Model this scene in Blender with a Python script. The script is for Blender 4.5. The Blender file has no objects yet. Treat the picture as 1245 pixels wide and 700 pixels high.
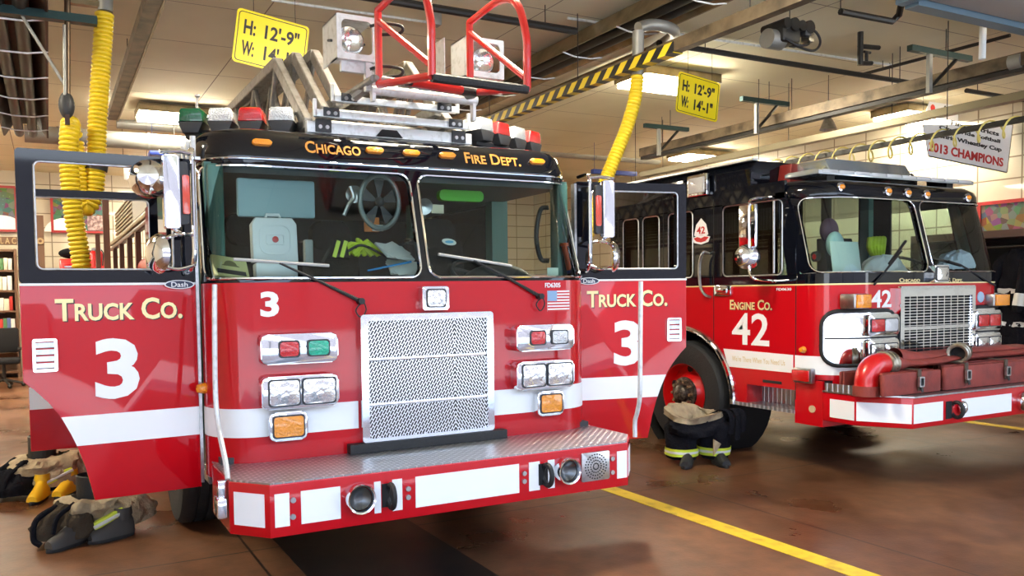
import bpy, bmesh, math, random
from mathutils import Vector, Matrix, noise
random.seed(7)
PI = math.pi
S = bpy.context.scene
COL = S.collection
# ------------------------------------------------------------------ camera model (metres; trucks run along +Y)
FPX = 985.317
CAMP = Vector((-1.96134, -4.29551, 1.5804))
YAW, PIT, ROL = math.radians(26.6252), math.radians(-2.58489), math.radians(-0.82731)
CU, CV = 622.5 - 67.997, 350 + 49.374
Fv = Vector((math.sin(YAW) * math.cos(PIT), math.cos(YAW) * math.cos(PIT), math.sin(PIT)))
Rv0 = Vector((math.cos(YAW), -math.sin(YAW), 0)); Uv0 = Rv0.cross(Fv)
Rv = Rv0 * math.cos(ROL) + Uv0 * math.sin(ROL); Uv = -Rv0 * math.sin(ROL) + Uv0 * math.cos(ROL)
def at(u, v, ax, val):
    """point of the place seen at (u, v) of the photo, lying on the plane ax = val"""
    d = Fv + Rv * ((u - CU) / FPX) - Uv * ((v - CV) / FPX)
    i = 'XYZ'.index(ax); t = (val - CAMP[i]) / d[i]
    return CAMP + d * t
cam = bpy.data.cameras.new('camera'); co = bpy.data.objects.new('camera', cam); COL.objects.link(co)
cam.sensor_width = 36; cam.lens = FPX / 1245 * 36
cam.shift_x = -(CU - 622.5) / 1245; cam.shift_y = (CV - 350) / 1245
cam.clip_start = 0.05; cam.clip_end = 200
m = Matrix.Identity(4)
for i in range(3):
    m[i][0] = Rv[i]; m[i][1] = Uv[i]; m[i][2] = -Fv[i]; m[i][3] = CAMP[i]
co.matrix_world = m
S.camera = co

# ------------------------------------------------------------------ materials
MATS = {}
def mat(name, col=(.5, .5, .5), rough=.5, metal=0., coat=0., spec=.5, emit=None, es=0., trans=0., alpha=1., bump=None, var=None, sub=None):
    if name in MATS: return MATS[name]
    M = bpy.data.materials.new(name); M.use_nodes = True; nt = M.node_tree; N = nt.nodes; L = nt.links
    b = N['Principled BSDF']
    if name == 'red_paint': b.inputs['Coat IOR'].default_value = 1.42
    b.inputs['Base Color'].default_value = (*col, 1); b.inputs['Roughness'].default_value = rough
    b.inputs['Metallic'].default_value = metal; b.inputs['Coat Weight'].default_value = coat
    b.inputs['Coat Roughness'].default_value = .04
    b.inputs['Specular IOR Level'].default_value = spec
    b.inputs['Transmission Weight'].default_value = trans; b.inputs['Alpha'].default_value = alpha
    if emit: b.inputs['Emission Color'].default_value = (*emit, 1); b.inputs['Emission Strength'].default_value = es
    if bump or var:
        tc = N.new('ShaderNodeTexCoord')
    if bump:
        sc, st = bump
        nz = N.new('ShaderNodeTexNoise'); nz.inputs['Scale'].default_value = sc; nz.inputs['Detail'].default_value = 3
        L.new(tc.outputs['Object'], nz.inputs['Vector'])
        bp = N.new('ShaderNodeBump'); bp.inputs['Strength'].default_value = st; bp.inputs['Distance'].default_value = .02
        L.new(nz.outputs['Fac'], bp.inputs['Height']); L.new(bp.outputs['Normal'], b.inputs['Normal'])
    if var:
        sc, c2, lo, hi = var
        nz = N.new('ShaderNodeTexNoise'); nz.inputs['Scale'].default_value = sc; nz.inputs['Detail'].default_value = 5
        L.new(tc.outputs['Object'], nz.inputs['Vector'])
        mr = N.new('ShaderNodeMapRange'); mr.inputs[1].default_value = lo; mr.inputs[2].default_value = hi
        L.new(nz.outputs['Fac'], mr.inputs[0])
        mx = N.new('ShaderNodeMix'); mx.data_type = 'RGBA'; mx.inputs[6].default_value = (*col, 1); mx.inputs[7].default_value = (*c2, 1)
        L.new(mr.outputs[0], mx.inputs[0]); L.new(mx.outputs[2], b.inputs['Base Color'])
    MATS[name] = M
    return M
red = mat('red_paint', (.56, .001, .007), .4, coat=1., spec=.15, bump=(1.6, .03))
black = mat('black_paint', (.004, .005, .009), .3, coat=1., spec=.0, bump=(1.6, .03))
white_refl = mat('white_reflective_tape', (.93, .93, .92), .45, bump=(300, .03))
chrome = mat('chrome', (.85, .86, .88), .07, 1., bump=(6, .04))
steel = mat('brushed_steel', (.55, .55, .55), .32, 1., var=(30, (.4, .4, .4), .4, .7))
galv = mat('galvanised_steel', (.34, .34, .32), .5, .6, var=(4, (.28, .27, .24), .35, .7))
alu = mat('white_painted_aluminium', (.72, .73, .73), .35, .3, var=(25, (.5, .49, .46), .5, .75))
alu_grey = mat('grey_ladder_aluminium', (.30, .28, .26), .45, .6, var=(20, (.2, .18, .16), .4, .7))
rubber = mat('black_rubber', (.012, .012, .012), .6, bump=(60, .2))
tyre_m = mat('tyre_rubber', (.012, .012, .013), .7, bump=(40, .2))
dark = mat('dark_void', (.006, .006, .006), .8)
darkgrey = mat('dark_grey_plastic', (.03, .03, .032), .5)
vinyl = mat('grey_vinyl_lining', (.10, .12, .13), .6, bump=(80, .1))
greenpost = mat('grey_green_cab_post', (.08, .20, .16), .5, bump=(80, .1))
seat_m = mat('dark_seat_fabric', (.02, .02, .022), .8, spec=.15, bump=(120, .3))
white_pl = mat('white_plastic', (.78, .80, .80), .4)
white_pa = mat('white_wall_paint', (.75, .72, .62), .6)
gold = mat('gold_leaf_lettering', (.90, .74, .36), .35, .2)
white_let = mat('white_lettering', (.92, .92, .91), .45)
orange_let = mat('orange_gold_lettering', (.95, .40, .08), .35, .1)
shadow_let = mat('black_letter_outline', (.01, .008, .008), .5)
amber = mat('amber_lens', (.95, .32, .01), .15, coat=1., bump=(90, .5))
redlens = mat('red_lens', (.62, .004, .006), .12, coat=1., bump=(90, .4))
greenlens = mat('green_lens', (.0, .42, .25), .15, coat=1., bump=(90, .4))
darkgreenlens = mat('dark_green_dome_lens', (.0, .10, .035), .12, coat=1., bump=(60, .3))
clearlens = mat('clear_ribbed_lens', (.72, .74, .74), .12, .35, coat=1., bump=(110, .6))
lampref = mat('lamp_reflector', (.85, .85, .83), .14, .9, bump=(12, .5))
yellow_hose = mat('yellow_hose_plastic', (.72, .52, .02), .4, bump=(30, .1))
yellow_sign = mat('yellow_sign_paint', (.95, .74, .0), .4)
yellow_air = mat('yellow_air_hose', (.80, .68, .20), .4)
wood_brown = mat('dark_brown_metal', (.05, .02, .012), .5, .2, var=(8, (.02, .009, .006), .4, .7))
beam_brown = mat('brown_painted_beam', (.17, .125, .075), .45, .4, var=(6, (.05, .036, .022), .4, .7))
beam_tan = mat('tan_reflector_metal', (.30, .23, .13), .4, .6, var=(5, (.16, .12, .06), .4, .7))
black_m = mat('black_iron_pipe', (.02, .018, .016), .45, .3)
bluegrey = mat('blue_grey_door_track', (.16, .24, .30), .4, .3)
paper = mat('paper', (.75, .76, .70), .7)
tan_cl = mat('tan_canvas_lining', (.42, .33, .20), .85, bump=(50, .5), var=(12, (.28, .21, .13), .4, .65))
black_cl = mat('black_turnout_cloth', (.009, .009, .012), .9, spec=.1, bump=(40, .6))
brown_cl = mat('dark_brown_turnout_cloth', (.06, .045, .03), .9, spec=.1, bump=(40, .6))
lime = mat('lime_reflective_tape', (.62, .75, .05), .45)
silver_tape = mat('silver_reflective_tape', (.7, .72, .68), .35)
boot_y = mat('yellow_boot_rubber', (.72, .42, .01), .5)
hose_red = mat('red_brown_hose_jacket', (.30, .045, .03), .65, bump=(160, .35), var=(9, (.20, .035, .025), .4, .65))
brass = mat('worn_brass_coupling', (.42, .38, .30), .35, .9, var=(20, (.22, .19, .14), .4, .7))
redplain = mat('plain_red_paint', (.58, .005, .006), .35, coat=.5)
redtube = mat('red_powder_coat', (.60, .012, .010), .3, coat=.6)
lamp_e = mat('lamp_diffuser', (.9, .9, .85), .5, emit=(1., .91, .72), es=46.)
blue_m = mat('blue_paint', (.01, .04, .30), .4)
skin_photo = None

def nodes(name):
    M = bpy.data.materials.new(name); M.use_nodes = True; MATS[name] = M
    return M, M.node_tree.nodes, M.node_tree.links, M.node_tree.nodes['Principled BSDF']
def glassmat(name, tint, gl=.12):
    M, N, L, b = nodes(name); N.remove(b)
    out = N['Material Output']
    t = N.new('ShaderNodeBsdfTransparent'); t.inputs[0].default_value = (*tint, 1)
    g = N.new('ShaderNodeBsdfGlossy'); g.inputs['Roughness'].default_value = .01
    f = N.new('ShaderNodeFresnel'); f.inputs[0].default_value = 1.5
    mx = N.new('ShaderNodeMixShader')
    L.new(f.outputs[0], mx.inputs[0]); L.new(t.outputs[0], mx.inputs[1]); L.new(g.outputs[0], mx.inputs[2]); L.new(mx.outputs[0], out.inputs[0])
    return M
glass = glassmat('windshield_glass', (.78, .88, .84))
glass_clear = glassmat('clear_glass', (.9, .92, .9))

def m_diamond():
    M, N, L, b = nodes('diamond_plate'); b.inputs['Metallic'].default_value = .9; b.inputs['Roughness'].default_value = .3
    b.inputs['Base Color'].default_value = (.62, .62, .62, 1)
    tc = N.new('ShaderNodeTexCoord'); hs = []
    for ang in (45, -45):
        mp = N.new('ShaderNodeMapping'); mp.inputs['Rotation'].default_value = (0, 0, math.radians(ang)); mp.inputs['Scale'].default_value = (1, 1, 1)
        L.new(tc.outputs['Object'], mp.inputs[0])
        br = N.new('ShaderNodeTexBrick'); br.offset = .5
        br.inputs['Color1'].default_value = (0, 0, 0, 1); br.inputs['Color2'].default_value = (0, 0, 0, 1); br.inputs['Mortar'].default_value = (0, 0, 0, 1)
        br.inputs['Scale'].default_value = 1; br.inputs['Brick Width'].default_value = .07; br.inputs['Row Height'].default_value = .035
        br.inputs['Mortar Size'].default_value = .012; br.inputs['Mortar Smooth'].default_value = .5
        L.new(mp.outputs[0], br.inputs[0]); hs.append(br)
    mn = N.new('ShaderNodeMath'); mn.operation = 'MAXIMUM'
    i0 = N.new('ShaderNodeMath'); i0.operation = 'SUBTRACT'; i0.inputs[0].default_value = 1; L.new(hs[0].outputs['Fac'], i0.inputs[1])
    i1 = N.new('ShaderNodeMath'); i1.operation = 'SUBTRACT'; i1.inputs[0].default_value = 1; L.new(hs[1].outputs['Fac'], i1.inputs[1])
    mu = N.new('ShaderNodeMath'); mu.operation = 'MULTIPLY'; L.new(i0.outputs[0], mu.inputs[0]); L.new(i1.outputs[0], mu.inputs[1])
    bp = N.new('ShaderNodeBump'); bp.inputs['Strength'].default_value = .9; bp.inputs['Distance'].default_value = .006
    L.new(mu.outputs[0], bp.inputs['Height']); L.new(bp.outputs[0], b.inputs['Normal'])
    cr = N.new('ShaderNodeMapRange'); cr.inputs[3].default_value = .42; cr.inputs[4].default_value = .75; L.new(mu.outputs[0], cr.inputs[0])
    L.new(cr.outputs[0], b.inputs['Base Color'])
    return M
diamond = m_diamond()
def m_perf():
    # slanted slots mirrored about the middle of the grille
    M, N, L, b = nodes('perforated_grille_steel'); b.inputs['Metallic'].default_value = .85; b.inputs['Roughness'].default_value = .28
    tc = N.new('ShaderNodeTexCoord'); sp = N.new('ShaderNodeSeparateXYZ'); L.new(tc.outputs['Object'], sp.inputs[0])
    sb = N.new('ShaderNodeMath'); sb.operation = 'SUBTRACT'; sb.inputs[1].default_value = .17; L.new(sp.outputs[0], sb.inputs[0])
    ab = N.new('ShaderNodeMath'); ab.operation = 'ABSOLUTE'; L.new(sb.outputs[0], ab.inputs[0])
    cb = N.new('ShaderNodeCombineXYZ'); L.new(ab.outputs[0], cb.inputs[0]); L.new(sp.outputs[2], cb.inputs[1])
    mp = N.new('ShaderNodeMapping'); mp.inputs['Rotation'].default_value = (0, 0, math.radians(58)); L.new(cb.outputs[0], mp.inputs[0])
    br = N.new('ShaderNodeTexBrick'); br.offset = .5
    br.inputs['Scale'].default_value = 1; br.inputs['Brick Width'].default_value = .034; br.inputs['Row Height'].default_value = .0145
    br.inputs['Mortar Size'].default_value = .0028; br.inputs['Mortar Smooth'].default_value = .1
    br.inputs['Color1'].default_value = (.003, .003, .003, 1); br.inputs['Color2'].default_value = (.003, .003, .003, 1); br.inputs['Mortar'].default_value = (.72, .72, .74, 1)
    L.new(mp.outputs[0], br.inputs[0]); L.new(br.outputs['Color'], b.inputs['Base Color']); L.new(br.outputs['Fac'], b.inputs['Metallic'])
    bp = N.new('ShaderNodeBump'); bp.inputs['Strength'].default_value = .6; bp.inputs['Distance'].default_value = .004
    L.new(br.outputs['Fac'], bp.inputs['Height']); L.new(bp.outputs[0], b.inputs['Normal'])
    return M
perf = m_perf()
def m_brickish(name, c1, c2, mort, w, h, ms, rough, plane='YZ', offset=0., bump=.3, coat=0.):
    M, N, L, b = nodes(name); b.inputs['Roughness'].default_value = rough; b.inputs['Coat Weight'].default_value = coat
    tc = N.new('ShaderNodeTexCoord'); sp = N.new('ShaderNodeSeparateXYZ'); L.new(tc.outputs['Object'], sp.inputs[0])
    cb = N.new('ShaderNodeCombineXYZ')
    L.new(sp.outputs['XYZ'.index(plane[0])], cb.inputs[0]); L.new(sp.outputs['XYZ'.index(plane[1])], cb.inputs[1])
    br = N.new('ShaderNodeTexBrick'); br.offset = offset
    br.inputs['Scale'].default_value = 1; br.inputs['Brick Width'].default_value = w; br.inputs['Row Height'].default_value = h
    br.inputs['Mortar Size'].default_value = ms; br.inputs['Mortar Smooth'].default_value = .2
    br.inputs['Color1'].default_value = (*c1, 1); br.inputs['Color2'].default_value = (*c2, 1); br.inputs['Mortar'].default_value = (*mort, 1)
    L.new(cb.outputs[0], br.inputs[0]); L.new(br.outputs['Color'], b.inputs['Base Color'])
    bp = N.new('ShaderNodeBump'); bp.inputs['Strength'].default_value = bump; bp.inputs['Distance'].default_value = .01; bp.invert = True
    L.new(br.outputs['Fac'], bp.inputs['Height']); L.new(bp.outputs[0], b.inputs['Normal'])
    return M
tile_yz = m_brickish('cream_wall_tile', (.54, .49, .37), (.49, .44, .33), (.20, .15, .10), .62, .31, .012, .35, 'YZ', coat=.3)
tile_xz = m_brickish('cream_wall_tile_rear', (.60, .53, .40), (.54, .48, .36), (.22, .17, .11), .62, .31, .012, .35, 'XZ', coat=.3)
def m_floor():
    M, N, L, b = nodes('red_brown_concrete')
    tc = N.new('ShaderNodeTexCoord')
    def nz(s, d, v=None):
        n = N.new('ShaderNodeTexNoise'); n.inputs['Scale'].default_value = s; n.inputs['Detail'].default_value = d; L.new(tc.outputs['Object'], n.inputs['Vector']); return n
    a = nz(.8, 6); c = nz(7, 8); d = nz(45, 3)
    r1 = N.new('ShaderNodeValToRGB'); e = r1.color_ramp.elements
    e[0].position = .3; e[0].color = (.085, .031, .012, 1); e[1].position = .75; e[1].color = (.22, .098, .045, 1)
    L.new(a.outputs['Fac'], r1.inputs[0])
    r2 = N.new('ShaderNodeMapRange'); r2.inputs[1].default_value = .35; r2.inputs[2].default_value = .75; r2.inputs[3].default_value = .72; r2.inputs[4].default_value = 1.18
    L.new(c.outputs['Fac'], r2.inputs[0])
    mx = N.new('ShaderNodeMix'); mx.data_type = 'RGBA'; mx.blend_type = 'MULTIPLY'; mx.inputs[0].default_value = 1
    L.new(r1.outputs[0], mx.inputs[6]); L.new(r2.outputs[0], mx.inputs[7])
    # saw-cut joints
    sp = N.new('ShaderNodeSeparateXYZ'); L.new(tc.outputs['Object'], sp.inputs[0]); cb = N.new('ShaderNodeCombineXYZ'); L.new(sp.outputs[0], cb.inputs[0]); L.new(sp.outputs[1], cb.inputs[1])
    mp = N.new('ShaderNodeMapping'); mp.inputs['Location'].default_value = (.9, 1.9, 0); L.new(cb.outputs[0], mp.inputs[0])
    br = N.new('ShaderNodeTexBrick'); br.offset = 0; br.inputs['Scale'].default_value = 1; br.inputs['Brick Width'].default_value = 3.4; br.inputs['Row Height'].default_value = 2.6; br.inputs['Mortar Size'].default_value = .008
    L.new(mp.outputs[0], br.inputs[0])
    m2 = N.new('ShaderNodeMix'); m2.data_type = 'RGBA'; L.new(br.outputs['Fac'], m2.inputs[0]); L.new(mx.outputs[2], m2.inputs[6]); m2.inputs[7].default_value = (.02, .01, .008, 1)
    L.new(m2.outputs[2], b.inputs['Base Color'])
    rr = N.new('ShaderNodeMapRange'); rr.inputs[1].default_value = .3; rr.inputs[2].default_value = .7; rr.inputs[3].default_value = .18; rr.inputs[4].default_value = .55
    L.new(a.outputs['Fac'], rr.inputs[0]); L.new(rr.outputs[0], b.inputs['Roughness'])
    bp = N.new('ShaderNodeBump'); bp.inputs['Strength'].default_value = .12; bp.inputs['Distance'].default_value = .01; L.new(d.outputs['Fac'], bp.inputs['Height']); L.new(bp.outputs[0], b.inputs['Normal'])
    return M
floor_m = m_floor()
def m_ceiling():
    M, N, L, b = nodes('tan_painted_ceiling'); b.inputs['Roughness'].default_value = .75
    tc = N.new('ShaderNodeTexCoord')
    n = N.new('ShaderNodeTexNoise'); n.inputs['Scale'].default_value = .7; n.inputs['Detail'].default_value = 6; L.new(tc.outputs['Object'], n.inputs['Vector'])
    r = N.new('ShaderNodeValToRGB'); e = r.color_ramp.elements; e[0].position = .3; e[0].color = (.74, .68, .48, 1); e[1].position = .7; e[1].color = (.86, .81, .60, 1); L.new(n.outputs['Fac'], r.inputs[0])
    sp = N.new('ShaderNodeSeparateXYZ'); L.new(tc.outputs['Object'], sp.inputs[0]); cb = N.new('ShaderNodeCombineXYZ'); L.new(sp.outputs[0], cb.inputs[0]); L.new(sp.outputs[1], cb.inputs[1])
    br = N.new('ShaderNodeTexBrick'); br.offset = 0; br.inputs['Scale'].default_value = 1; br.inputs['Brick Width'].default_value = 2.44; br.inputs['Row Height'].default_value = 1.22; br.inputs['Mortar Size'].default_value = .006
    L.new(cb.outputs[0], br.inputs[0])
    m2 = N.new('ShaderNodeMix'); m2.data_type = 'RGBA'; L.new(br.outputs['Fac'], m2.inputs[0]); L.new(r.outputs[0], m2.inputs[6]); m2.inputs[7].default_value = (.26, .20, .14, 1)
    L.new(m2.outputs[2], b.inputs['Base Color'])
    return M
ceil_m = m_ceiling()
def m_collage(name, sc, base):
    M, N, L, b = nodes(name); b.inputs['Roughness'].default_value = .4
    tc = N.new('ShaderNodeTexCoord'); v = N.new('ShaderNodeTexVoronoi'); v.inputs['Scale'].default_value = sc
    L.new(tc.outputs['Object'], v.inputs['Vector'])
    hs = N.new('ShaderNodeHueSaturation'); hs.inputs['Saturation'].default_value = 1.1; hs.inputs['Value'].default_value = .75; L.new(v.outputs['Color'], hs.inputs['Color'])
    mx = N.new('ShaderNodeMix'); mx.data_type = 'RGBA'; mx.inputs[0].default_value = .38; mx.inputs[7].default_value = (*base, 1)
    L.new(hs.outputs[0], mx.inputs[6])
    mr = N.new('ShaderNodeMapRange'); mr.inputs[1].default_value = .0; mr.inputs[2].default_value = .07 * 10 / sc * 1.6; mr.inputs[3].default_value = 1.; mr.inputs[4].default_value = .25
    L.new(v.outputs['Distance'], mr.inputs[0])
    m3 = N.new('ShaderNodeMix'); m3.data_type = 'RGBA'; m3.blend_type = 'MULTIPLY'; m3.inputs[0].default_value = .9; L.new(mx.outputs[2], m3.inputs[6]); L.new(mr.outputs[0], m3.inputs[7])
    L.new(m3.outputs[2], b.inputs['Base Color'])
    return M
collage = m_collage('collage_of_patches', 11, (.45, .22, .10))
collage2 = m_collage('collage_of_photos', 9, (.20, .08, .05))
def m_hazard():
    M, N, L, b = nodes('black_yellow_hazard_tape'); b.inputs['Roughness'].default_value = .4
    tc = N.new('ShaderNodeTexCoord'); sp = N.new('ShaderNodeSeparateXYZ'); L.new(tc.outputs['Object'], sp.inputs[0])
    ad = N.new('ShaderNodeMath'); ad.operation = 'ADD'; L.new(sp.outputs[1], ad.inputs[0]); L.new(sp.outputs[2], ad.inputs[1])
    mu = N.new('ShaderNodeMath'); mu.operation = 'MULTIPLY'; mu.inputs[1].default_value = 5.2; L.new(ad.outputs[0], mu.inputs[0])
    fr = N.new('ShaderNodeMath'); fr.operation = 'FRACT'; L.new(mu.outputs[0], fr.inputs[0])
    gt = N.new('ShaderNodeMath'); gt.operation = 'GREATER_THAN'; gt.inputs[1].default_value = .5; L.new(fr.outputs[0], gt.inputs[0])
    mx = N.new('ShaderNodeMix'); mx.data_type = 'RGBA'; mx.inputs[6].default_value = (.01, .01, .01, 1); mx.inputs[7].default_value = (.80, .60, .02, 1)
    L.new(gt.outputs[0], mx.inputs[0]); L.new(mx.outputs[2], b.inputs['Base Color'])
    return M
hazard = m_hazard()

# ------------------------------------------------------------------ geometry helpers
class MB:
    def __init__(s, M=None): s.bm = bmesh.new(); s.M = M or Matrix()
    def v(s, p): return s.bm.verts.new(s.M @ Vector(p))
    def f(s, vs):
        try: return s.bm.faces.new(vs)
        except ValueError: return None
    def box(s, x0, x1, y0, y1, z0, z1, bev=0, seg=2):
        if x0 > x1: x0, x1 = x1, x0
        if y0 > y1: y0, y1 = y1, y0
        if z0 > z1: z0, z1 = z1, z0
        V = [s.v((x, y, z)) for z in (z0, z1) for y in (y0, y1) for x in (x0, x1)]
        F = [s.f([V[i] for i in q]) for q in ((0, 2, 3, 1), (4, 5, 7, 6), (0, 1, 5, 4), (2, 6, 7, 3), (0, 4, 6, 2), (1, 3, 7, 5))]
        if bev:
            E = list({e for f in F for e in f.edges})
            bmesh.ops.bevel(s.bm, geom=E, offset=min(bev, .49 * min(x1 - x0, y1 - y0, z1 - z0)), segments=seg, affect='EDGES', profile=.5)
        return s
    def prism(s, pts, d0, d1, pl='XZ', bev=0, seg=2):
        """outline pts in plane pl extruded along the third axis"""
        def mk(a, b, d):
            if pl == 'XZ': return (a, d, b)
            if pl == 'XY': return (a, b, d)
            return (d, a, b)
        A = [s.v(mk(a, b, d0)) for a, b in pts]; B = [s.v(mk(a, b, d1)) for a, b in pts]
        n = len(pts); F = [s.f(A[::-1]), s.f(B)]
        for i in range(n): F.append(s.f([A[i], A[(i + 1) % n], B[(i + 1) % n], B[i]]))
        if bev:
            E = [e for e in F[0].edges] + [e for e in F[1].edges]
            bmesh.ops.bevel(s.bm, geom=list(set(E)), offset=bev, segments=seg, affect='EDGES', profile=.5)
        return s
    def ring_prism(s, outer, inner, d0, d1, pl='XZ'):
        """outer and inner outlines with the same number of points: a frame with depth"""
        def mk(a, b, d):
            if pl == 'XZ': return (a, d, b)
            if pl == 'XY': return (a, b, d)
            return (d, a, b)
        O0 = [s.v(mk(a, b, d0)) for a, b in outer]; O1 = [s.v(mk(a, b, d1)) for a, b in outer]
        I0 = [s.v(mk(a, b, d0)) for a, b in inner]; I1 = [s.v(mk(a, b, d1)) for a, b in inner]
        n = len(outer)
        for i in range(n):
            j = (i + 1) % n
            s.f([O0[i], O0[j], O1[j], O1[i]]); s.f([I0[j], I0[i], I1[i], I1[j]])
            s.f([O0[j], O0[i], I0[i], I0[j]]); s.f([O1[i], O1[j], I1[j], I1[i]])
        return s
    def cyl(s, p0, p1, r0, r1=None, n=20, caps=True):
        r1 = r0 if r1 is None else r1
        p0, p1 = Vector(p0), Vector(p1); d = (p1 - p0).normalized()
        a = d.orthogonal().normalized(); b = d.cross(a)
        A = [s.v(p0 + (a * math.cos(2 * PI * i / n) + b * math.sin(2 * PI * i / n)) * r0) for i in range(n)]
        B = [s.v(p1 + (a * math.cos(2 * PI * i / n) + b * math.sin(2 * PI * i / n)) * r1) for i in range(n)]
        for i in range(n): s.f([A[i], A[(i + 1) % n], B[(i + 1) % n], B[i]])
        if caps: s.f(A[::-1]); s.f(B)
        return s
    def lathe(s, prof, o, d, n=28, cap0=False, cap1=False):
        """prof = (radius, height along d) pairs"""
        o = Vector(o); d = Vector(d).normalized(); a = d.orthogonal().normalized(); b = d.cross(a)
        R = [[s.v(o + d * h + (a * math.cos(2 * PI * i / n) + b * math.sin(2 * PI * i / n)) * max(r, 1e-5)) for i in range(n)] for r, h in prof]
        for k in range(len(R) - 1):
            for i in range(n): s.f([R[k][i], R[k][(i + 1) % n], R[k + 1][(i + 1) % n], R[k + 1][i]])
        if cap0: s.f(R[0][::-1])
        if cap1: s.f(R[-1])
        return s
    def tube(s, pts, r, n=10, closed=False, caps=True):
        """r: a radius or a list of radii"""
        P = [Vector(p) for p in pts]; N = len(P)
        if not hasattr(r, '__len__'): r = [r] * N
        T = []
        for i in range(N):
            a = P[(i - 1) % N] if (i or closed) else P[0]; b = P[(i + 1) % N] if (i < N - 1 or closed) else P[-1]
            T.append((b - a).normalized())
        u = T[0].orthogonal().normalized(); R = []
        for i in range(N):
            if i:
                q = T[i - 1].rotation_difference(T[i]); u = (q @ u).normalized()
            w = T[i].cross(u)
            R.append([s.v(P[i] + (u * math.cos(2 * PI * k / n) + w * math.sin(2 * PI * k / n)) * r[i]) for k in range(n)])
        for i in range(N if closed else N - 1):
            A, B = R[i], R[(i + 1) % N]
            for k in range(n): s.f([A[k], A[(k + 1) % n], B[(k + 1) % n], B[k]])
        if caps and not closed: s.f(R[0][::-1]); s.f(R[-1])
        return s
    def sphere(s, c, r, sc=(1, 1, 1), nu=20, nv=12, z0=-1., z1=1.):
        c = Vector(c); R = []
        for j in range(nv + 1):
            t = z0 + (z1 - z0) * j / nv if (z0 > -1 or z1 < 1) else -math.cos(PI * j / nv)
            q = math.sqrt(max(0, 1 - t * t))
            R.append([s.v((c.x + r * sc[0] * max(q, 1e-4) * math.cos(2 * PI * i / nu), c.y + r * sc[1] * max(q, 1e-4) * math.sin(2 * PI * i / nu), c.z + r * sc[2] * t)) for i in range(nu)])
        for j in range(nv):
            for i in range(nu): s.f([R[j][i], R[j][(i + 1) % nu], R[j + 1][(i + 1) % nu], R[j + 1][i]])
        s.f(R[0][::-1]); s.f(R[-1])
        return s
    def surf(s, rows, closed=False, th=0, thdir=None):
        V = [[s.v(p) for p in row] for row in rows]
        m = len(V[0])
        for a in range(len(V) - 1):
            for i in range(m if closed else m - 1): s.f([V[a][i], V[a][(i + 1) % m], V[a + 1][(i + 1) % m], V[a + 1][i]])
        return s
ORG = {}
def kids(o): return [c for c in bpy.data.objects if c.parent == o]
def obj(name, mb, material, parent=None, smooth=35, shift=True):
    bm = mb.bm if isinstance(mb, MB) else mb
    bmesh.ops.remove_doubles(bm, verts=bm.verts, dist=1e-6)
    bmesh.ops.recalc_face_normals(bm, faces=bm.faces)
    me = bpy.data.meshes.new(name); bm.to_mesh(me); bm.free()
    return link(name, me, material, parent, smooth, shift)
def link(name, me, material, parent=None, smooth=35, shift=True):
    for p in me.polygons: p.use_smooth = bool(smooth)
    if smooth: me.set_sharp_from_angle(angle=math.radians(smooth))
    me.materials.clear(); me.materials.append(material)
    o = bpy.data.objects.new(name, me); COL.objects.link(o)
    c = Vector((0, 0, 0))
    if shift and len(me.vertices):
        xs = [v.co for v in me.vertices]
        c = Vector([(min(v[i] for v in xs) + max(v[i] for v in xs)) / 2 for i in (0, 1)] + [min(v[2] for v in xs)])
        me.transform(Matrix.Translation(-c))
    po = ORG[parent.name] if parent else Vector((0, 0, 0))
    o.location = c - po; ORG[o.name] = c
    if parent: o.parent = parent
    return o
def thing(name, label, cat, loc=(0, 0, 0), group=None):
    o = bpy.data.objects.new(name, None); COL.objects.link(o); o.empty_display_size = .2
    o.location = loc; ORG[o.name] = Vector(loc)
    o['label'] = label; o['category'] = cat
    if group: o['group'] = group
    return o
def sub(name, parent, loc):
    """an Empty used as a part that carries sub-parts"""
    o = bpy.data.objects.new(name, None); COL.objects.link(o); o.empty_display_size = .1
    o.parent = parent; o.location = Vector(loc) - ORG[parent.name]; ORG[o.name] = Vector(loc)
    return o
def tag(o, label=None, cat=None, group=None, kind=None):
    if label: o['label'] = label
    if cat: o['category'] = cat
    if group: o['group'] = group
    if kind: o['kind'] = kind
    return o
def struct(name, mb, material, smooth=0):
    return tag(obj(name, mb, material, None, smooth, False), kind='structure')
def dup(o, dloc, label=None, parent=None):
    c = o.copy(); COL.objects.link(c)
    if parent: c.parent = parent
    else: c.location = o.location + Vector(dloc)
    if label: c['label'] = label
    for k in kids(o): dup(k, None, None, c)
    return c
def rrect(x0, x1, z0, z1, r, n=5):
    r = min(r, abs(x1 - x0) / 2 - 1e-4, abs(z1 - z0) / 2 - 1e-4); P = []
    for cx, cz, a0 in ((x1 - r, z1 - r, 0), (x0 + r, z1 - r, 90), (x0 + r, z0 + r, 180), (x1 - r, z0 + r, 270)):
        for i in range(n + 1):
            a = math.radians(a0 + 90 * i / n); P.append((cx + r * math.cos(a), cz + r * math.sin(a)))
    return P
def catmull(P, per=8):
    P = [Vector(p) for p in P]; out = []
    Q = [P[0] * 2 - P[1]] + P + [P[-1] * 2 - P[-2]]
    for i in range(1, len(Q) - 2):
        a, b, c, d = Q[i - 1:i + 3]
        for k in range(per):
            t = k / per
            out.append(.5 * ((2 * b) + (c - a) * t + (2 * a - 5 * b + 4 * c - d) * t * t + (3 * b - a - 3 * c + d) * t ** 3))
    out.append(P[-1])
    return out
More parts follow.
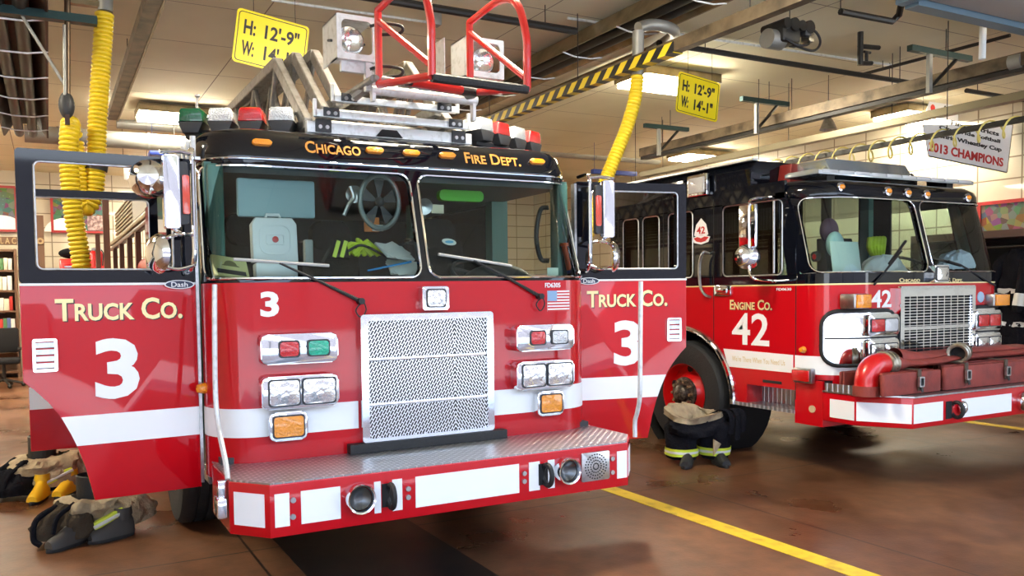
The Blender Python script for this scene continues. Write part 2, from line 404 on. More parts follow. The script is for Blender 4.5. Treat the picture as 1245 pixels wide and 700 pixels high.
def resample(P, step):
    P = [Vector(p) for p in P]; L = [0]
    for i in range(1, len(P)): L.append(L[-1] + (P[i] - P[i - 1]).length)
    n = max(2, int(L[-1] / step)); out = []; j = 0
    for k in range(n + 1):
        t = L[-1] * k / n
        while j < len(P) - 2 and L[j + 1] < t: j += 1
        q = (t - L[j]) / max(1e-9, L[j + 1] - L[j]); out.append(P[j].lerp(P[j + 1], min(1, max(0, q))))
    return out
def text_mesh(body, size, bold=.0, small=False, depth=.0015, align='CENTER', spacing=1., width=None, height=None, small_scale=.75):
    cu = bpy.data.curves.new('lettering', 'FONT'); cu.body = body; cu.size = size; cu.offset = bold * size; cu.extrude = depth
    cu.align_x = align; cu.align_y = 'CENTER'; cu.space_character = spacing; cu.resolution_u = 3; cu.small_caps_scale = small_scale
    if small:
        for i, ch in enumerate(body):
            if ch.islower(): cu.body_format[i].use_small_caps = True
    o = bpy.data.objects.new('lettering', cu); COL.objects.link(o)
    bpy.context.view_layer.update()
    me = bpy.data.meshes.new_from_object(o)
    bpy.data.objects.remove(o); bpy.data.curves.remove(cu)
    xs = [v.co for v in me.vertices]
    x0, x1, y0, y1 = min(v.x for v in xs), max(v.x for v in xs), min(v.y for v in xs), max(v.y for v in xs)
    me.transform(Matrix.Translation((-(x0 + x1) / 2, -(y0 + y1) / 2, 0)))
    sx = width / (x1 - x0) if width else 1; sy = height / (y1 - y0) if height else (sx if width else 1)
    me.transform(Matrix.Diagonal((sx, sy, 1, 1)))
    return me
def put_text(name, body, M, material, parent, **k):
    me = text_mesh(body, k.pop('size', .1), **k); me.transform(M)
    return link(name, me, material, parent, 0)
def frame(o, xd, zd):
    """matrix whose local x runs along xd, local y along zd (text plane), local z out"""
    x = Vector(xd).normalized(); y = Vector(zd).normalized(); z = x.cross(y).normalized(); y = z.cross(x)
    M = Matrix.Identity(4)
    for i in range(3): M[i][0] = x[i]; M[i][1] = y[i]; M[i][2] = z[i]; M[i][3] = o[i]
    return M

# ------------------------------------------------------------------ the building
CZ = 4.3            # ceiling height
def box_struct(name, b, m, **k): return struct(name, MB().box(*b), m)
box_struct('floor', (-6.5, 10.6, -5.6, 15.6, -.12, 0), floor_m)
box_struct('ceiling', (-6.5, 10.6, -5.2, 15.6, CZ, CZ + .15), ceil_m)
box_struct('wall_right', (10.5, 10.7, -5.6, 15.6, 0, CZ), tile_yz)
box_struct('wall_left', (-6.7, -6.5, -5.6, 15.6, 0, CZ), mat('cream_wall_paint_left', (.60, .53, .40), .5))
box_struct('wall_rear', (-6.5, 10.6, 15.5, 15.7, 1.9, CZ), tile_xz)
tag(obj('trim_1', MB().box(-6.5, 10.5, 15.44, 15.5, 0, 1.9), mat('cream_painted_dado', (.62, .58, .47), .5), None, 0), kind='structure')
# bay lines painted on the floor
LY = mat('yellow_floor_paint', (.78, .52, .03), .45, var=(9, (.50, .31, .03), .5, .72))
tag(obj('trim_2', MB().box(1.90, 2.045, -5.6, 12, -.02, .003), LY, None, 0), kind='structure')
tag(obj('trim_3', MB().box(7.40, 7.545, -5.6, 12, -.02, .003), LY, None, 0), kind='structure')
# dark steel trench cover under the ladder truck's bumper
tc_ = MB().box(-.72, .22, -5.6, 3.2, -.02, .004)
tag(obj('trim_4', tc_, mat('dark_floor_drain_plate', (.022, .018, .016), .4, .3, var=(3, (.05, .03, .02), .4, .7)), None, 0), kind='structure')
# the apron and the house fronts across the street, outside the open bay doors
struct('floor_apron', MB().box(-40, 40, -40, -5.6, -.14, -.02), mat('concrete_apron', (.58, .57, .54), .8, var=(.6, (.48, .47, .45), .4, .7)))
hf = MB()
hf.box(-30, -6, -38, -30, 0, 9); hf.box(-6, 8, -38, -31, 0, 7); hf.box(8, 30, -38, -29.5, 0, 11)
struct('wall_street', hf, m_brickish('street_facade_brick', (.085, .075, .08), (.07, .06, .07), (.13, .13, .14), .4, .2, .02, .8, 'XZ', .5))

# ------------------------------------------------------------------ cab surface shared by both vehicles
class Cab:
    def __init__(s, X0, Y0, hw, r, z0, z1, rake, kx): s.X0, s.Y0, s.hw, s.r, s.z0, s.z1, s.rake, s.kx = X0, Y0, hw, r, z0, z1, rake, kx
    def W(s, q, z, off=0.):
        t = max(0, (z - s.z0) / (s.z1 - s.z0)); fl = s.hw - s.r; a = abs(q); sg = 1 if q >= 0 else -1
        if a <= fl: x, y, nx, ny = a, 0, 0, -1
        elif a <= fl + s.r * PI / 2:
            th = (a - fl) / s.r; x, y, nx, ny = fl + s.r * math.sin(th), s.r * (1 - math.cos(th)), math.sin(th), -math.cos(th)
        else: x, y, nx, ny = s.hw, s.r + a - fl - s.r * PI / 2, 1, 0
        x += off * nx; y += off * ny
        return Vector((s.X0 + sg * x * (1 - s.kx * t), s.Y0 + y + s.rake * t, z))
    def srange(s, a, b, step=.05):
        n = max(2, int(abs(b - a) / step)); return [a + (b - a) * i / n for i in range(n + 1)]
    def patch(s, mb, a, b, za, zb, o0=0., o1=-.03, nz=1):
        Q = s.srange(a, b, .04); Z = [za + (zb - za) * i / nz for i in range(nz + 1)]
        O = [[mb.v(s.W(q, z, o0)) for q in Q] for z in Z]; I = [[mb.v(s.W(q, z, o1)) for q in Q] for z in Z]
        n = len(Q)
        for k in range(nz):
            for i in range(n - 1):
                mb.f([O[k][i], O[k][i + 1], O[k + 1][i + 1], O[k + 1][i]]); mb.f([I[k][i], I[k + 1][i], I[k + 1][i + 1], I[k][i + 1]])
            for i in (0, n - 1): mb.f([O[k][i], O[k + 1][i], I[k + 1][i], I[k][i]])
        for i in range(n - 1):
            mb.f([O[0][i], I[0][i], I[0][i + 1], O[0][i + 1]]); mb.f([O[nz][i], O[nz][i + 1], I[nz][i + 1], I[nz][i]])
        return mb
    def loop(s, a, b, za, zb, r, k=9, n=5):
        P = rrect(a, b, za, zb, r, n); out = []
        for i in range(len(P)):
            p, q = P[i], P[(i + 1) % len(P)]
            kk = k if math.hypot(p[0] - q[0], p[1] - q[1]) > .05 or (i % (n + 1) == n) else 1
            for j in range(kk): out.append((p[0] + (q[0] - p[0]) * j / kk, p[1] + (q[1] - p[1]) * j / kk))
        return out
    def ring(s, mb, outer, inner, o0=.0, o1=-.04):
        A = [mb.v(s.W(q, z, o0)) for q, z in outer]; B = [mb.v(s.W(q, z, o0)) for q, z in inner]
        C = [mb.v(s.W(q, z, o1)) for q, z in outer]; D = [mb.v(s.W(q, z, o1)) for q, z in inner]
        n = len(A)
        for i in range(n):
            j = (i + 1) % n
            mb.f([A[i], A[j], B[j], B[i]]); mb.f([C[j], C[i], D[i], D[j]]); mb.f([B[i], B[j], D[j], D[i]]); mb.f([A[j], A[i], C[i], C[j]])
        return mb
    def pane(s, mb, a, b, za, zb, r, off=-.012):
        Z = [za + r * (1 - math.cos(PI / 2 * i / 5)) for i in range(6)] + [za + r + (zb - za - 2 * r) * i / 4 for i in range(1, 4)] + [zb - r * (1 - math.cos(PI / 2 * (5 - i) / 5)) for i in range(6)]
        rows = []
        for z in Z:
            dz = r - min(z - za, zb - z); ins = 0 if dz <= 0 else r - math.sqrt(max(0, r * r - dz * dz))
            Q = [a + ins + (b - a - 2 * ins) * i / 36 for i in range(37)]
            rows.append([s.W(q, z, off) for q in Q])
        return mb.surf(rows)
    def roof(s, mb, levels, L, ns=44):
        """levels = (z, inset, yoff); closed loft from the front round both sides to Y0+L"""
        smax = (s.hw - s.r) + s.r * PI / 2; Q = [-smax + 2 * smax * i / ns for i in range(ns + 1)]
        rings = []
        for z, ins, yo in levels:
            ring = []
            for q in Q:
                fl = s.hw - s.r; a = abs(q); sg = 1 if q >= 0 else -1
                if a <= fl: x, y = a, 0
                else: th = (a - fl) / s.r; x, y = fl + s.r * math.sin(th), s.r * (1 - math.cos(th))
                x *= (s.hw * (1 - s.kx) - ins) / s.hw
                ring.append(Vector((s.X0 + sg * x, s.Y0 + y + yo, z)))
            xr = s.hw * (1 - s.kx) - ins
            ring.append(Vector((s.X0 + xr, s.Y0 + L, z))); ring.insert(0, Vector((s.X0 - xr, s.Y0 + L, z)))
            rings.append([mb.v(p) for p in ring])
        n = len(rings[0])
        for k in range(len(rings) - 1):
            for i in range(n): mb.f([rings[k][i], rings[k][(i + 1) % n], rings[k + 1][(i + 1) % n], rings[k + 1][i]])
        mb.f(rings[0][::-1]); mb.f(rings[-1])
        return mb
def sidepts(arch=None, y0=0, y1=1, zb=0, zt=1, n=14):
    """side panel outline in YZ with a round wheel cut: arch = (yc, zc, r)"""
    P = [(y0, zt), (y0, zb)]
    if arch:
        yc, zc, r = arch
        a0 = math.asin(max(-1, min(1, (zb - zc) / r)))
        for i in range(n + 1):
            a = PI - a0 - (PI - 2 * a0) * i / n
            P.append((yc + r * math.cos(a), zc + r * math.sin(a)))
    P += [(y1, zb), (y1, zt)]
    return P
def wheel(parent, x, y, z, side, hubm=None):
    """side = -1: outer face towards -X"""
    w = sub('wheel', parent, (x, y, z)); R = .53
    tw = .30; prof = [(.30, 0), (.34, -.008), (.43, -.018), (.50, -.010), (.522, .01), (.53, .03), (.53, .075), (.518, .08), (.518, .092), (.53, .097), (.53, .145), (.518, .15), (.518, .162), (.53, .167), (.53, .215), (.518, .22), (.518, .232), (.53, .237), (.53, .27), (.50, .30), (.30, .29)]
    obj('tyre', MB().lathe([(r, h - .0) for r, h in prof], (x, y, z), (-side, 0, 0), 48), tyre_m, w, 30)
    rim = MB().lathe([(.30, -.005), (.292, 0), (.285, .03), (.27, .10), (.215, .105), (.195, .09), (.17, .03), (.165, .025), (.10, .02)], (x, y, z), (-side, 0, 0), 40)
    obj('rim', rim, redplain, w)
    hb = MB().lathe([(.165, .022), (.16, .0), (.09, -.01), (.085, -.05), (.06, -.075), (.03, -.085), (0, -.087)], (x, y, z), (-side, 0, 0), 24)
    obj('hub', hb, mat('greasy_hub_steel', (.16, .13, .10), .45, .7, var=(40, (.05, .04, .035), .4, .6)), w)
    nb = MB()
    for i in range(10):
        a = 2 * PI * i / 10; p = Vector((x + side * .0, y + .125 * math.cos(a), z + .125 * math.sin(a)))
        nb.cyl(p + Vector((side * .0, 0, 0)), p + Vector((side * .045, 0, 0)), .016, n=6)
    obj('lug_nuts', nb, mat('rusty_lug_steel', (.45, .36, .22), .4, .7, var=(60, (.2, .12, .07), .4, .6)), w)
    hl = MB()
    for i in range(5):
        a = 2 * PI * i / 5 + .3; p = Vector((x, y + .245 * math.cos(a), z + .245 * math.sin(a)))
        hl.cyl(p + Vector((-side * .085, 0, 0)), p + Vector((-side * .101, 0, 0)), .034, n=16)
    obj('hand_holes', hl, dark, w)
    return w
def light_unit(parent, name, x0, x1, z0, z1, y, lenses, depth=.075, inset=.026, rr=.035, housing=chrome):
    """chrome housing standing off the panel with its lenses; lenses = (x0, x1, material)"""
    hs = obj(name, MB().prism(rrect(x0, x1, z0, z1, rr), y - depth, y + .01, 'XZ', bev=.008), housing, parent)
    for a, b, mt, nm in lenses:
        obj('lens_bezel', MB().ring_prism(rrect(a - .008, b + .008, z0 + inset - .008, z1 - inset + .008, .018), rrect(a, b, z0 + inset, z1 - inset, .014), y - depth - .008, y - depth + .004), darkgrey, hs)
        obj(nm, MB().prism(rrect(a, b, z0 + inset, z1 - inset, .014), y - depth - .010, y - depth + .002, 'XZ', bev=.004), mt, hs)
    return hs

# ------------------------------------------------------------------ ladder truck (left bay)
T = thing('ladder_truck', 'red and black ladder truck lettered TRUCK CO. 3 with open doors and aerial ladder', 'fire truck', (0, 4, 0))
c3 = Cab(0, 0, 1.22, .26, 1.645, 2.31, .19, .012)
SM = 1.385
mb = MB(); c3.patch(mb, -SM, SM, .60, 1.645, 0, -.035)
obj('cab_front', mb, red, T, 30)
for a, b in ((-SM + .005, -.43), (.43, SM - .005)):
    mb = MB(); c3.patch(mb, a, b, .825, .978, .003, 0); obj('reflective_stripe', mb, white_refl, T, 30)
# windshield surround, trim and panes
for a, b, oa, ob in ((-1.30, -.020, -SM, 0.006), (.030, 1.27, .006, SM)):
    inner = c3.loop(a, b, 1.668, 2.285, .07); outer = c3.loop(oa, ob, 1.645, 2.315, .004)
    fr = obj('windshield_frame', c3.ring(MB(), outer, inner, .0, -.05), black, T, 30)
    obj('chrome_trim', MB().tube([c3.W(q, z, .004) for q, z in inner], .0075, 6, closed=True), chrome, fr)
    obj('windshield', c3.pane(MB(), a, b, 1.668, 2.285, .07), glass, T, 60)
rf = c3.roof(MB(), [(2.30, .0, .19), (2.335, -.004, .19), (2.37, -.004, .195), (2.455, .004, .232), (2.49, .03, .262), (2.515, .09, .33), (2.53, .2, .46), (2.535, .5, .8)], 2.9)
roof = obj('cab_roof', rf, black, T, 40)
obj('chrome_beading', MB().tube([c3.W(q, 2.325, .010) + Vector((0, .0, 0)) for q in c3.srange(-1.36, 1.36, .05)], .006, 6), chrome, roof)
# roof lettering and marker lights on the sloping brow
BR = math.atan2(.037, .085); up = Vector((0, math.sin(BR), math.cos(BR)))
def brow(x, dz=0.): return Vector((x, .2135 + dz * math.tan(BR), 2.412 + dz)) + Vector((0, -math.cos(BR), math.sin(BR))) * .003
put_text('lettering', 'Chicago', frame(brow(-.475), (1, 0, 0), up), orange_let, roof, small=True, bold=.014, width=.33, height=.078, small_scale=.78)
put_text('lettering', 'Fire Dept.', frame(brow(.575), (1, 0, 0), up), orange_let, roof, small=True, bold=.014, width=.40, height=.078, small_scale=.78)
for x in (-.885, -.225, .01, .25, .90):
    p = brow(x)
    ml = obj('marker_light', MB(frame(p, (1, 0, 0), up)).prism(rrect(-.055, .055, -.017, .017, .016), -.002, .022, 'XY', bev=.007), amber, T)
# side panels behind the doors, rear of cab, floor
for s in (-1, 1):
    mb = MB(); P = sidepts((1.62, .53, .64), 1.13, 3.0, .55, 1.66)
    mb.prism(P, s * 1.19, s * 1.22, 'YZ'); obj('cab_side', mb, red, T, 30)
    obj('cab_side_upper', MB().box(s * 1.185, s * 1.215, 1.13, 3.0, 1.66, 2.32), black, T, 0)
    obj('door_jamb', MB().box(s * 1.12, s * 1.185, .285, .35, .75, 2.31).box(s * 1.05, s * 1.185, 1.08, 1.18, .6, 2.31), greenpost, T, 0)
    obj('step_well', MB().box(s * .8, s * 1.21, .24, 1.05, .55, .60), diamond, T, 0)
obj('cab_floor', MB().box(-1.18, 1.18, .05, 3.0, .60, .72), darkgrey, T, 0)
obj('cab_rear_wall', MB().box(-1.2, 1.2, 2.95, 3.0, .6, 2.33), vinyl, T, 0)
obj('headliner', MB().box(-1.15, 1.15, .30, 2.95, 2.26, 2.30), vinyl, T, 0)
obj('engine_tunnel', MB().box(-.42, .42, .35, 2.4, .72, 1.45, .06), darkgrey, T)
dash = MB(); dash.prism([(-.93, .045), (.93, .045), (1.10, .16), (1.14, .30), (1.14, .58), (-1.14, .58), (-1.14, .30), (-1.10, .16)], 1.1, 1.64, 'XY', bev=.02)
obj('dashboard', dash, darkgrey, T)
obj('instrument_hood', MB().sphere((.72, .42, 1.58), .3, (1.0, .55, .62), z0=0.), darkgrey, T)
swh = obj('steering_wheel', MB().tube([Vector((.72 + .23 * math.cos(a), .62 + .23 * math.sin(a) * .75, 1.70 + .23 * math.sin(a) * .45)) for a in [2 * PI * i / 36 for i in range(36)]], .016, 8, closed=True), darkgrey, T)
sp_ = MB()
for a in (0.4, PI - .4, 1.5 * PI): sp_.cyl((.72, .62, 1.69), (.72 + .22 * math.cos(a), .62 + .165 * math.sin(a), 1.70 + .1 * math.sin(a)), .014, n=8)
sp_.cyl((.72, .62, 1.71), (.72, .45, 1.45), .03); obj('spokes', sp_, darkgrey, swh)
for x in (-.72, .72, 0.0):
    y = 1.15 if x else 1.55
    st = obj('seat', MB().box(x - .26, x + .26, y - .35, y + .2, 1.0, 1.2, .05), seat_m, T)
    obj('seat_back', MB().prism([(y + .12, 1.15), (y + .22, 1.98), (y + .34, 2.0), (y + .32, 1.15)], x - .24, x + .24, 'YZ', bev=.04), seat_m, st)
    obj('headrest', MB().prism(rrect(x - .15, x + .15, 1.92, 2.14, .07), y + .18, y + .3, 'XZ', bev=.03), seat_m, st)
# sun visors, cab posts seen through the glass
obj('sun_visor', MB().box(-1.0, -.55, .33, .37, 2.02, 2.24, .015), mat('pale_teal_visor', (.28, .42, .45), .5), T)
obj('sun_visor', MB().prism(rrect(.30, .62, 2.17, 2.24, .03), .42, .47, 'XZ'), mat('lime_green_visor_edge', (.10, .5, .02), .5), T)
for x, yy in ((-1.13, .30), (1.13, .30)): obj('cab_post', MB().box(x - .045, x + .045, yy - .05, yy + .05, 1.64, 2.3, .02), greenpost, T)
obj('cab_post', MB().box(.56, .70, 1.5, 1.6, 1.2, 2.28, .02), greenpost, T)
hg = obj('grab_handle', MB().tube(catmull([(1.06, .32, 1.78), (1.02, .36, 1.80), (1.0, .38, 1.95), (1.02, .36, 2.12), (1.06, .32, 2.14)]), .016, 8), rubber, T)
fan = obj('dash_fan', MB().tube([Vector((-.16 + .125 * math.cos(a), .30, 2.13 + .16 * math.sin(a))) for a in [2 * PI * i / 32 for i in range(32)]], .016, 8, closed=True), mat('grey_fan_guard', (.22, .25, .24), .4, .4), T)
fb = MB()
for i in range(5):
    a = 2 * PI * i / 5; fb.prism([(-.16, 2.13), (-.16 + .11 * math.cos(a), 2.13 + .14 * math.sin(a)), (-.16 + .11 * math.cos(a + .6), 2.13 + .14 * math.sin(a + .6))], .31, .314)
fb.sphere((-.16, .30, 2.13), .03); obj('fan_blades', fb, darkgrey, fan)
for p in (at(430, 235, 'Y', .35), at(515, 250, 'Y', .35)):
    ml = obj('map_light', MB().lathe([(.005, -.05), (.03, -.04), (.05, .02), (.052, .03), (0, .02)], p, (-.2, -1, -.3), 20), steel, T)
# front panel numbers and marks
def on3(x, z, y=-.004): return frame((x, y, z), (1, 0, 0), (0, 0, 1))
put_text('number', '3', on3(-.915, 1.53), white_let, T, bold=.035, width=.10, height=.135)
put_text('unit_code', 'FD6305', on3(.875, 1.615), white_let, T, bold=.02, width=.115, height=.030)
fl = obj('flag_decal', MB().box(.835, 1.0, -.0035, 0, 1.45, 1.58), white_let, T, 0)
sp_ = MB()
for i in range(7): sp_.box(.835, 1.0, -.0045, -.0035, 1.45 + .0186 * i, 1.4595 + .0186 * i)
obj('red_stripes', sp_, redplain, fl, 0)
obj('blue_canton', MB().box(.835, .905, -.0055, -.0045, 1.515, 1.58), mat('pale_blue_decal', (.25, .40, .60), .5), fl, 0)
# grille
gr = obj('grille', MB().ring_prism(rrect(-.421, .421, .745, 1.462, .02), rrect(-.378, .378, .765, 1.425, .01), -.045, .01), chrome, T)
def perf_panel(z0, z1):
    bm_ = MB().box(-.378, .378, -.022, -.008, z0, z1); o = obj('perforated_panel', bm_, perf, gr, 0)
for z0, z1 in ((.765, .945), (.96, 1.20), (1.215, 1.425)): perf_panel(z0, z1)
obj('grille_bar', MB().box(-.378, .378, -.034, -.012, .943, .962, .004).box(-.378, .378, -.034, -.012, 1.198, 1.217, .004), chrome, gr)
obj('under_grille_bar', MB().box(-.50, .50, -.06, .0, .69, .742), rubber, T, 0)
# lights on the front
X = lambda u, v, y=0.: at(u, v, 'Y', y).x
for s in (-1, 1):
    a, b = (-.985, -.565) if s < 0 else (.565, .985)
    g = [(a + .10, a + .20, redlens, 'red_lens'), (b - .165, b - .055, greenlens if s < 0 else clearlens, 'green_lens' if s < 0 else 'clear_lens')]
    light_unit(T, 'warning_light', a, b, 1.212, 1.372, 0, g, inset=.042)
    mid = (a + b) / 2
    light_unit(T, 'headlight', a, b, .975, 1.148, 0, [(a + .04, mid - .012, lampref, 'headlamp'), (mid + .012, b - .025, lampref, 'headlamp')], inset=.022)
    a, b = (-.945, -.735) if s < 0 else (.725, .925)
    light_unit(T, 'turn_signal', a, b, .80, .955, 0, [(a + .025, b - .025, amber, 'amber_lens')], depth=.05, inset=.024)
light_unit(T, 'centre_light', -.045, .125, 1.478, 1.615, 0, [(-.015, .095, lampref, 'lamp')], depth=.05, inset=.022, rr=.01)
# wipers
for bu, bv, cu_, cv_, pu, pv in ((284, 315, 400, 323, 438, 366), (533, 309, 622, 323, 656, 360)):
    y = .045 if bu < 400 else .045
    A, B = at(bu, bv, 'Y', .03), at(cu_, cv_, 'Y', .03); Pv = at(pu, pv, 'Y', -.02)
    w = obj('wiper', MB().tube([A, B], .009, 6), mat('grey_wiper_blade', (.42, .42, .40), .5), T)
    mid = A.lerp(B, .45)
    obj('wiper_arm', MB().tube([mid, mid.lerp(Pv, .5) + Vector((0, -.02, 0)), Pv], [.006, .008, .012], 6), rubber, w)
    obj('wiper_pivot', MB().cyl(Pv + Vector((0, .03, 0)), Pv + Vector((0, -.03, 0)), .018), rubber, w)
    obj('washer_hose', MB().tube(catmull([Pv + Vector((.01, -.01, 0)), Pv + Vector((-.03, -.01, -.05)), Pv + Vector((.0, -.01, -.09)), Pv + Vector((.03, -.01, -.05)), Pv + Vector((.02, -.0, 0))]), .004, 6), rubber, w)
# bumper
BY = -.506
out = [(-1.06, BY), (1.06, BY), (1.215, -.33), (1.215, .12), (-1.215, .12), (-1.215, -.33)]
bp_ = obj('bumper', MB().prism(out, .425, .68, 'XY', bev=.006), red, T)
ins = [(-1.055, BY + .006), (1.055, BY + .006), (1.205, -.325), (1.205, .26), (-1.205, .26), (-1.205, -.325)]
obj('diamond_plate_deck', MB().prism(ins, .68, .688, 'XY'), diamond, bp_, 0)
def tape(x0, x1, z0=.475, z1=.635): obj('reflective_panel', MB().box(x0, x1, BY - .003, BY, z0, z1), white_refl, bp_, 0)
for u0, u1, v in ((334, 352, 620), (366, 414, 615), (455, 463, 605), (477, 489, 603), (505, 631, 590), (643, 656, 578), (666, 674, 573), (750, 762, 562)):
    tape(X(u0, v, BY), X(u1, v, BY))
for s in (-1, 1):
    A = Vector((s * 1.06, BY, 0)); B = Vector((s * 1.215, -.33, 0)); d = (B - A).normalized(); n_ = Vector((s * (-d.y) * s, 0, 0))
    nn = Vector((d.y, -d.x, 0)); nn = nn if nn.y < 0 else -nn
    M_ = Matrix.Identity(4)
    for i in range(3): M_[i][0] = d[i]; M_[i][1] = -nn[i]; M_[i][2] = (0, 0, 1)[i]; M_[i][3] = A[i]
    obj('reflective_panel', MB(M_).box(.03, .205, -.003, .0, .475, .635), white_refl, bp_, 0)
def horn(x, z, y, parent, r=.078):
    h = obj('air_horn', MB().lathe([(r * .97, .0), (r, -.035), (r * .93, -.055), (r * .82, -.05), (r * .74, -.02), (r * .70, -.004)], (x, y, z), (0, 1, 0), 32), chrome, parent)
    obj('horn_bell', MB().lathe([(r * .74, -.03), (r * .5, -.012), (r * .32, -.004), (r * .3, -.003), (0, -.003)], (x, y, z), (0, 1, 0), 32), mat('dull_horn_throat', (.12, .12, .12), .3, .9), h)
    return h
for u, v in ((436, 605), (687, 571)):
    p = at(u, v, 'Y', BY); horn(p.x, .567, BY, bp_)
for u, v in ((471, 604), (660, 576)):
    p = at(u, v, 'Y', BY)
    hk = obj('tow_slot', MB().box(p.x - .03, p.x + .03, BY - .004, BY + .0, .50, .62), dark, bp_, 0)
    obj('tow_eye', MB().tube([Vector((p.x + .008, BY - .035 + .045 * math.cos(a), .56 + .058 * math.sin(a))) for a in [2 * PI * i / 24 for i in range(24)]], .014, 8, closed=True), rubber, hk)
spx = X(723, 567, BY)
skr = obj('siren_speaker', MB().prism(rrect(spx - .098, spx + .098, .485, .65, .008), BY - .012, BY, 'XZ', bev=.003), steel, bp_)
gb = MB()
for k in range(1, 5):
    for i in range(6 + 5 * k):
        a = 2 * PI * (i + .5 * (k % 2)) / (6 + 5 * k); x, z = spx + .0185 * k * math.cos(a), .567 + .0175 * k * math.sin(a)
        gb.cyl((x, BY - .0122, z), (x, BY - .0135, z), .0048, n=6)
obj('speaker_slots', gb, dark, skr, 0)
for u, v, dz in ((356, 603, .04), (356, 630, -.04), (496, 595, .022), (496, 608, -.022), (637, 576, .022), (637, 588, -.022), (744, 553, .04), (744, 573, -.04)):
    x = X(u, v, BY); obj('bumper_bolt', MB().cyl((x, BY, .557 + dz), (x, BY - .01, .557 + dz), .0135, n=12), steel, bp_)
# corner grab poles rising from the bumper
pl = [at(261, 346, 'Y', .06), at(261, 400, 'Y', .03), at(262, 478, 'Y', .0), at(266, 520, 'Y', -.06), at(274, 560, 'Y', -.22), at(277, 583, 'Y', -.29)]
obj('grab_pole', MB().tube(catmull(pl, 5), .014, 10), alu, T)
pl = [at(779, 342, 'X', 1.2), at(778.5, 410, 'X', 1.2), at(778, 478, 'X', 1.2), at(775, 500, 'X', 1.2), at(772, 512, 'X', 1.2), at(772, 531, 'X', 1.2)]
obj('grab_pole', MB().tube(catmull(pl, 5), .014, 10), alu, T)
lt = obj('latch', MB().box(-1.27, -1.222, -.33, -.22, .50, .60, .01).box(-1.26, -1.22, -.3, -.26, .58, .68, .006), chrome, bp_)
obj('side_marker', MB().lathe([(.03, 0), (.03, .02), (.022, .045), (.0, .055)], c3.W(-1.34, 1.08, 0) + Vector((-.0, -.0, 0)), (-1, -.35, 0), 16), amber, T)
# wheels and underbody
wheel(T, -1.215, 1.62, .53, -1); wheel(T, 1.215, 1.62, .53, 1)
wheel(T, -1.215, 7.3, .53, -1); wheel(T, 1.215, 7.3, .53, 1)
obj('chassis', MB().box(-.45, .45, .1, 9.4, .5, .62).box(-.9, .9, 1.5, 1.75, .38, .6), dark, T, 0)
obj('front_axle', MB().cyl((-1.0, 1.62, .5), (1.0, 1.62, .5), .08).box(-1.0, -.85, 1.4, 1.85, .4, .7).box(.85, 1.0, 1.4, 1.85, .4, .7), dark, T, 0)
bb = obj('body', MB().box(-1.2, 1.2, 3.1, 9.6, .62, 1.74, .02), red, T)
obj('grey_bounce_cover', MB().box(-1.12, 1.12, 3.12, 9.58, 1.74, 1.76), galv, T, 0)  # grey plate added over the red top to keep red bounce off the ceiling
brn = mat('brown_body_steel', (.10, .04, .025), .4, .4)
for sx in (-1.2, 1.14):
    obj('upper_rail', MB().box(sx, sx + .06, 2.4, 7.6, 2.265, 2.315, .008), beam_tan, T)
    obj('lower_rail', MB().box(sx, sx + .06, 2.4, 7.6, 2.20, 2.245, .008), brn, T)
    for y in (3.15, 4.1, 5.0, 6.05, 7.1): obj('body_post', MB().box(sx, sx + .05, y - .05, y + .05, 1.74, 2.2), brn, T, 0)
    for k in range(7): obj('rack_slat', MB().box(sx, sx + .05, 4.35, 6.6, 2.335 + .042 * k, 2.36 + .042 * k, .004), beam_tan, T, 0)
    obj('tread_plate_panel', MB().box(sx, sx + .012, 3.05, 4.3, 2.32, 2.60), diamond, T, 0)
    obj('corner_post', MB().box(sx, sx + .06, 2.44, 2.6, 1.74, 2.56, .01), beam_tan, T)
obj('air_bottle', MB().cyl((-1.1, 3.3, 1.86), (-1.1, 4.2, 1.86), .09, n=20), redplain, T)
for k in range(7): obj('roof_stanchion', MB().cyl((-1.228, .36 + .17 * k, 2.33), (-1.228, .36 + .17 * k, 2.455), .016, n=10), alu, T)
obj('roof_guard_rail', MB().box(-1.245, -1.20, .3, 1.5, 2.32, 2.335), steel, T, 0)
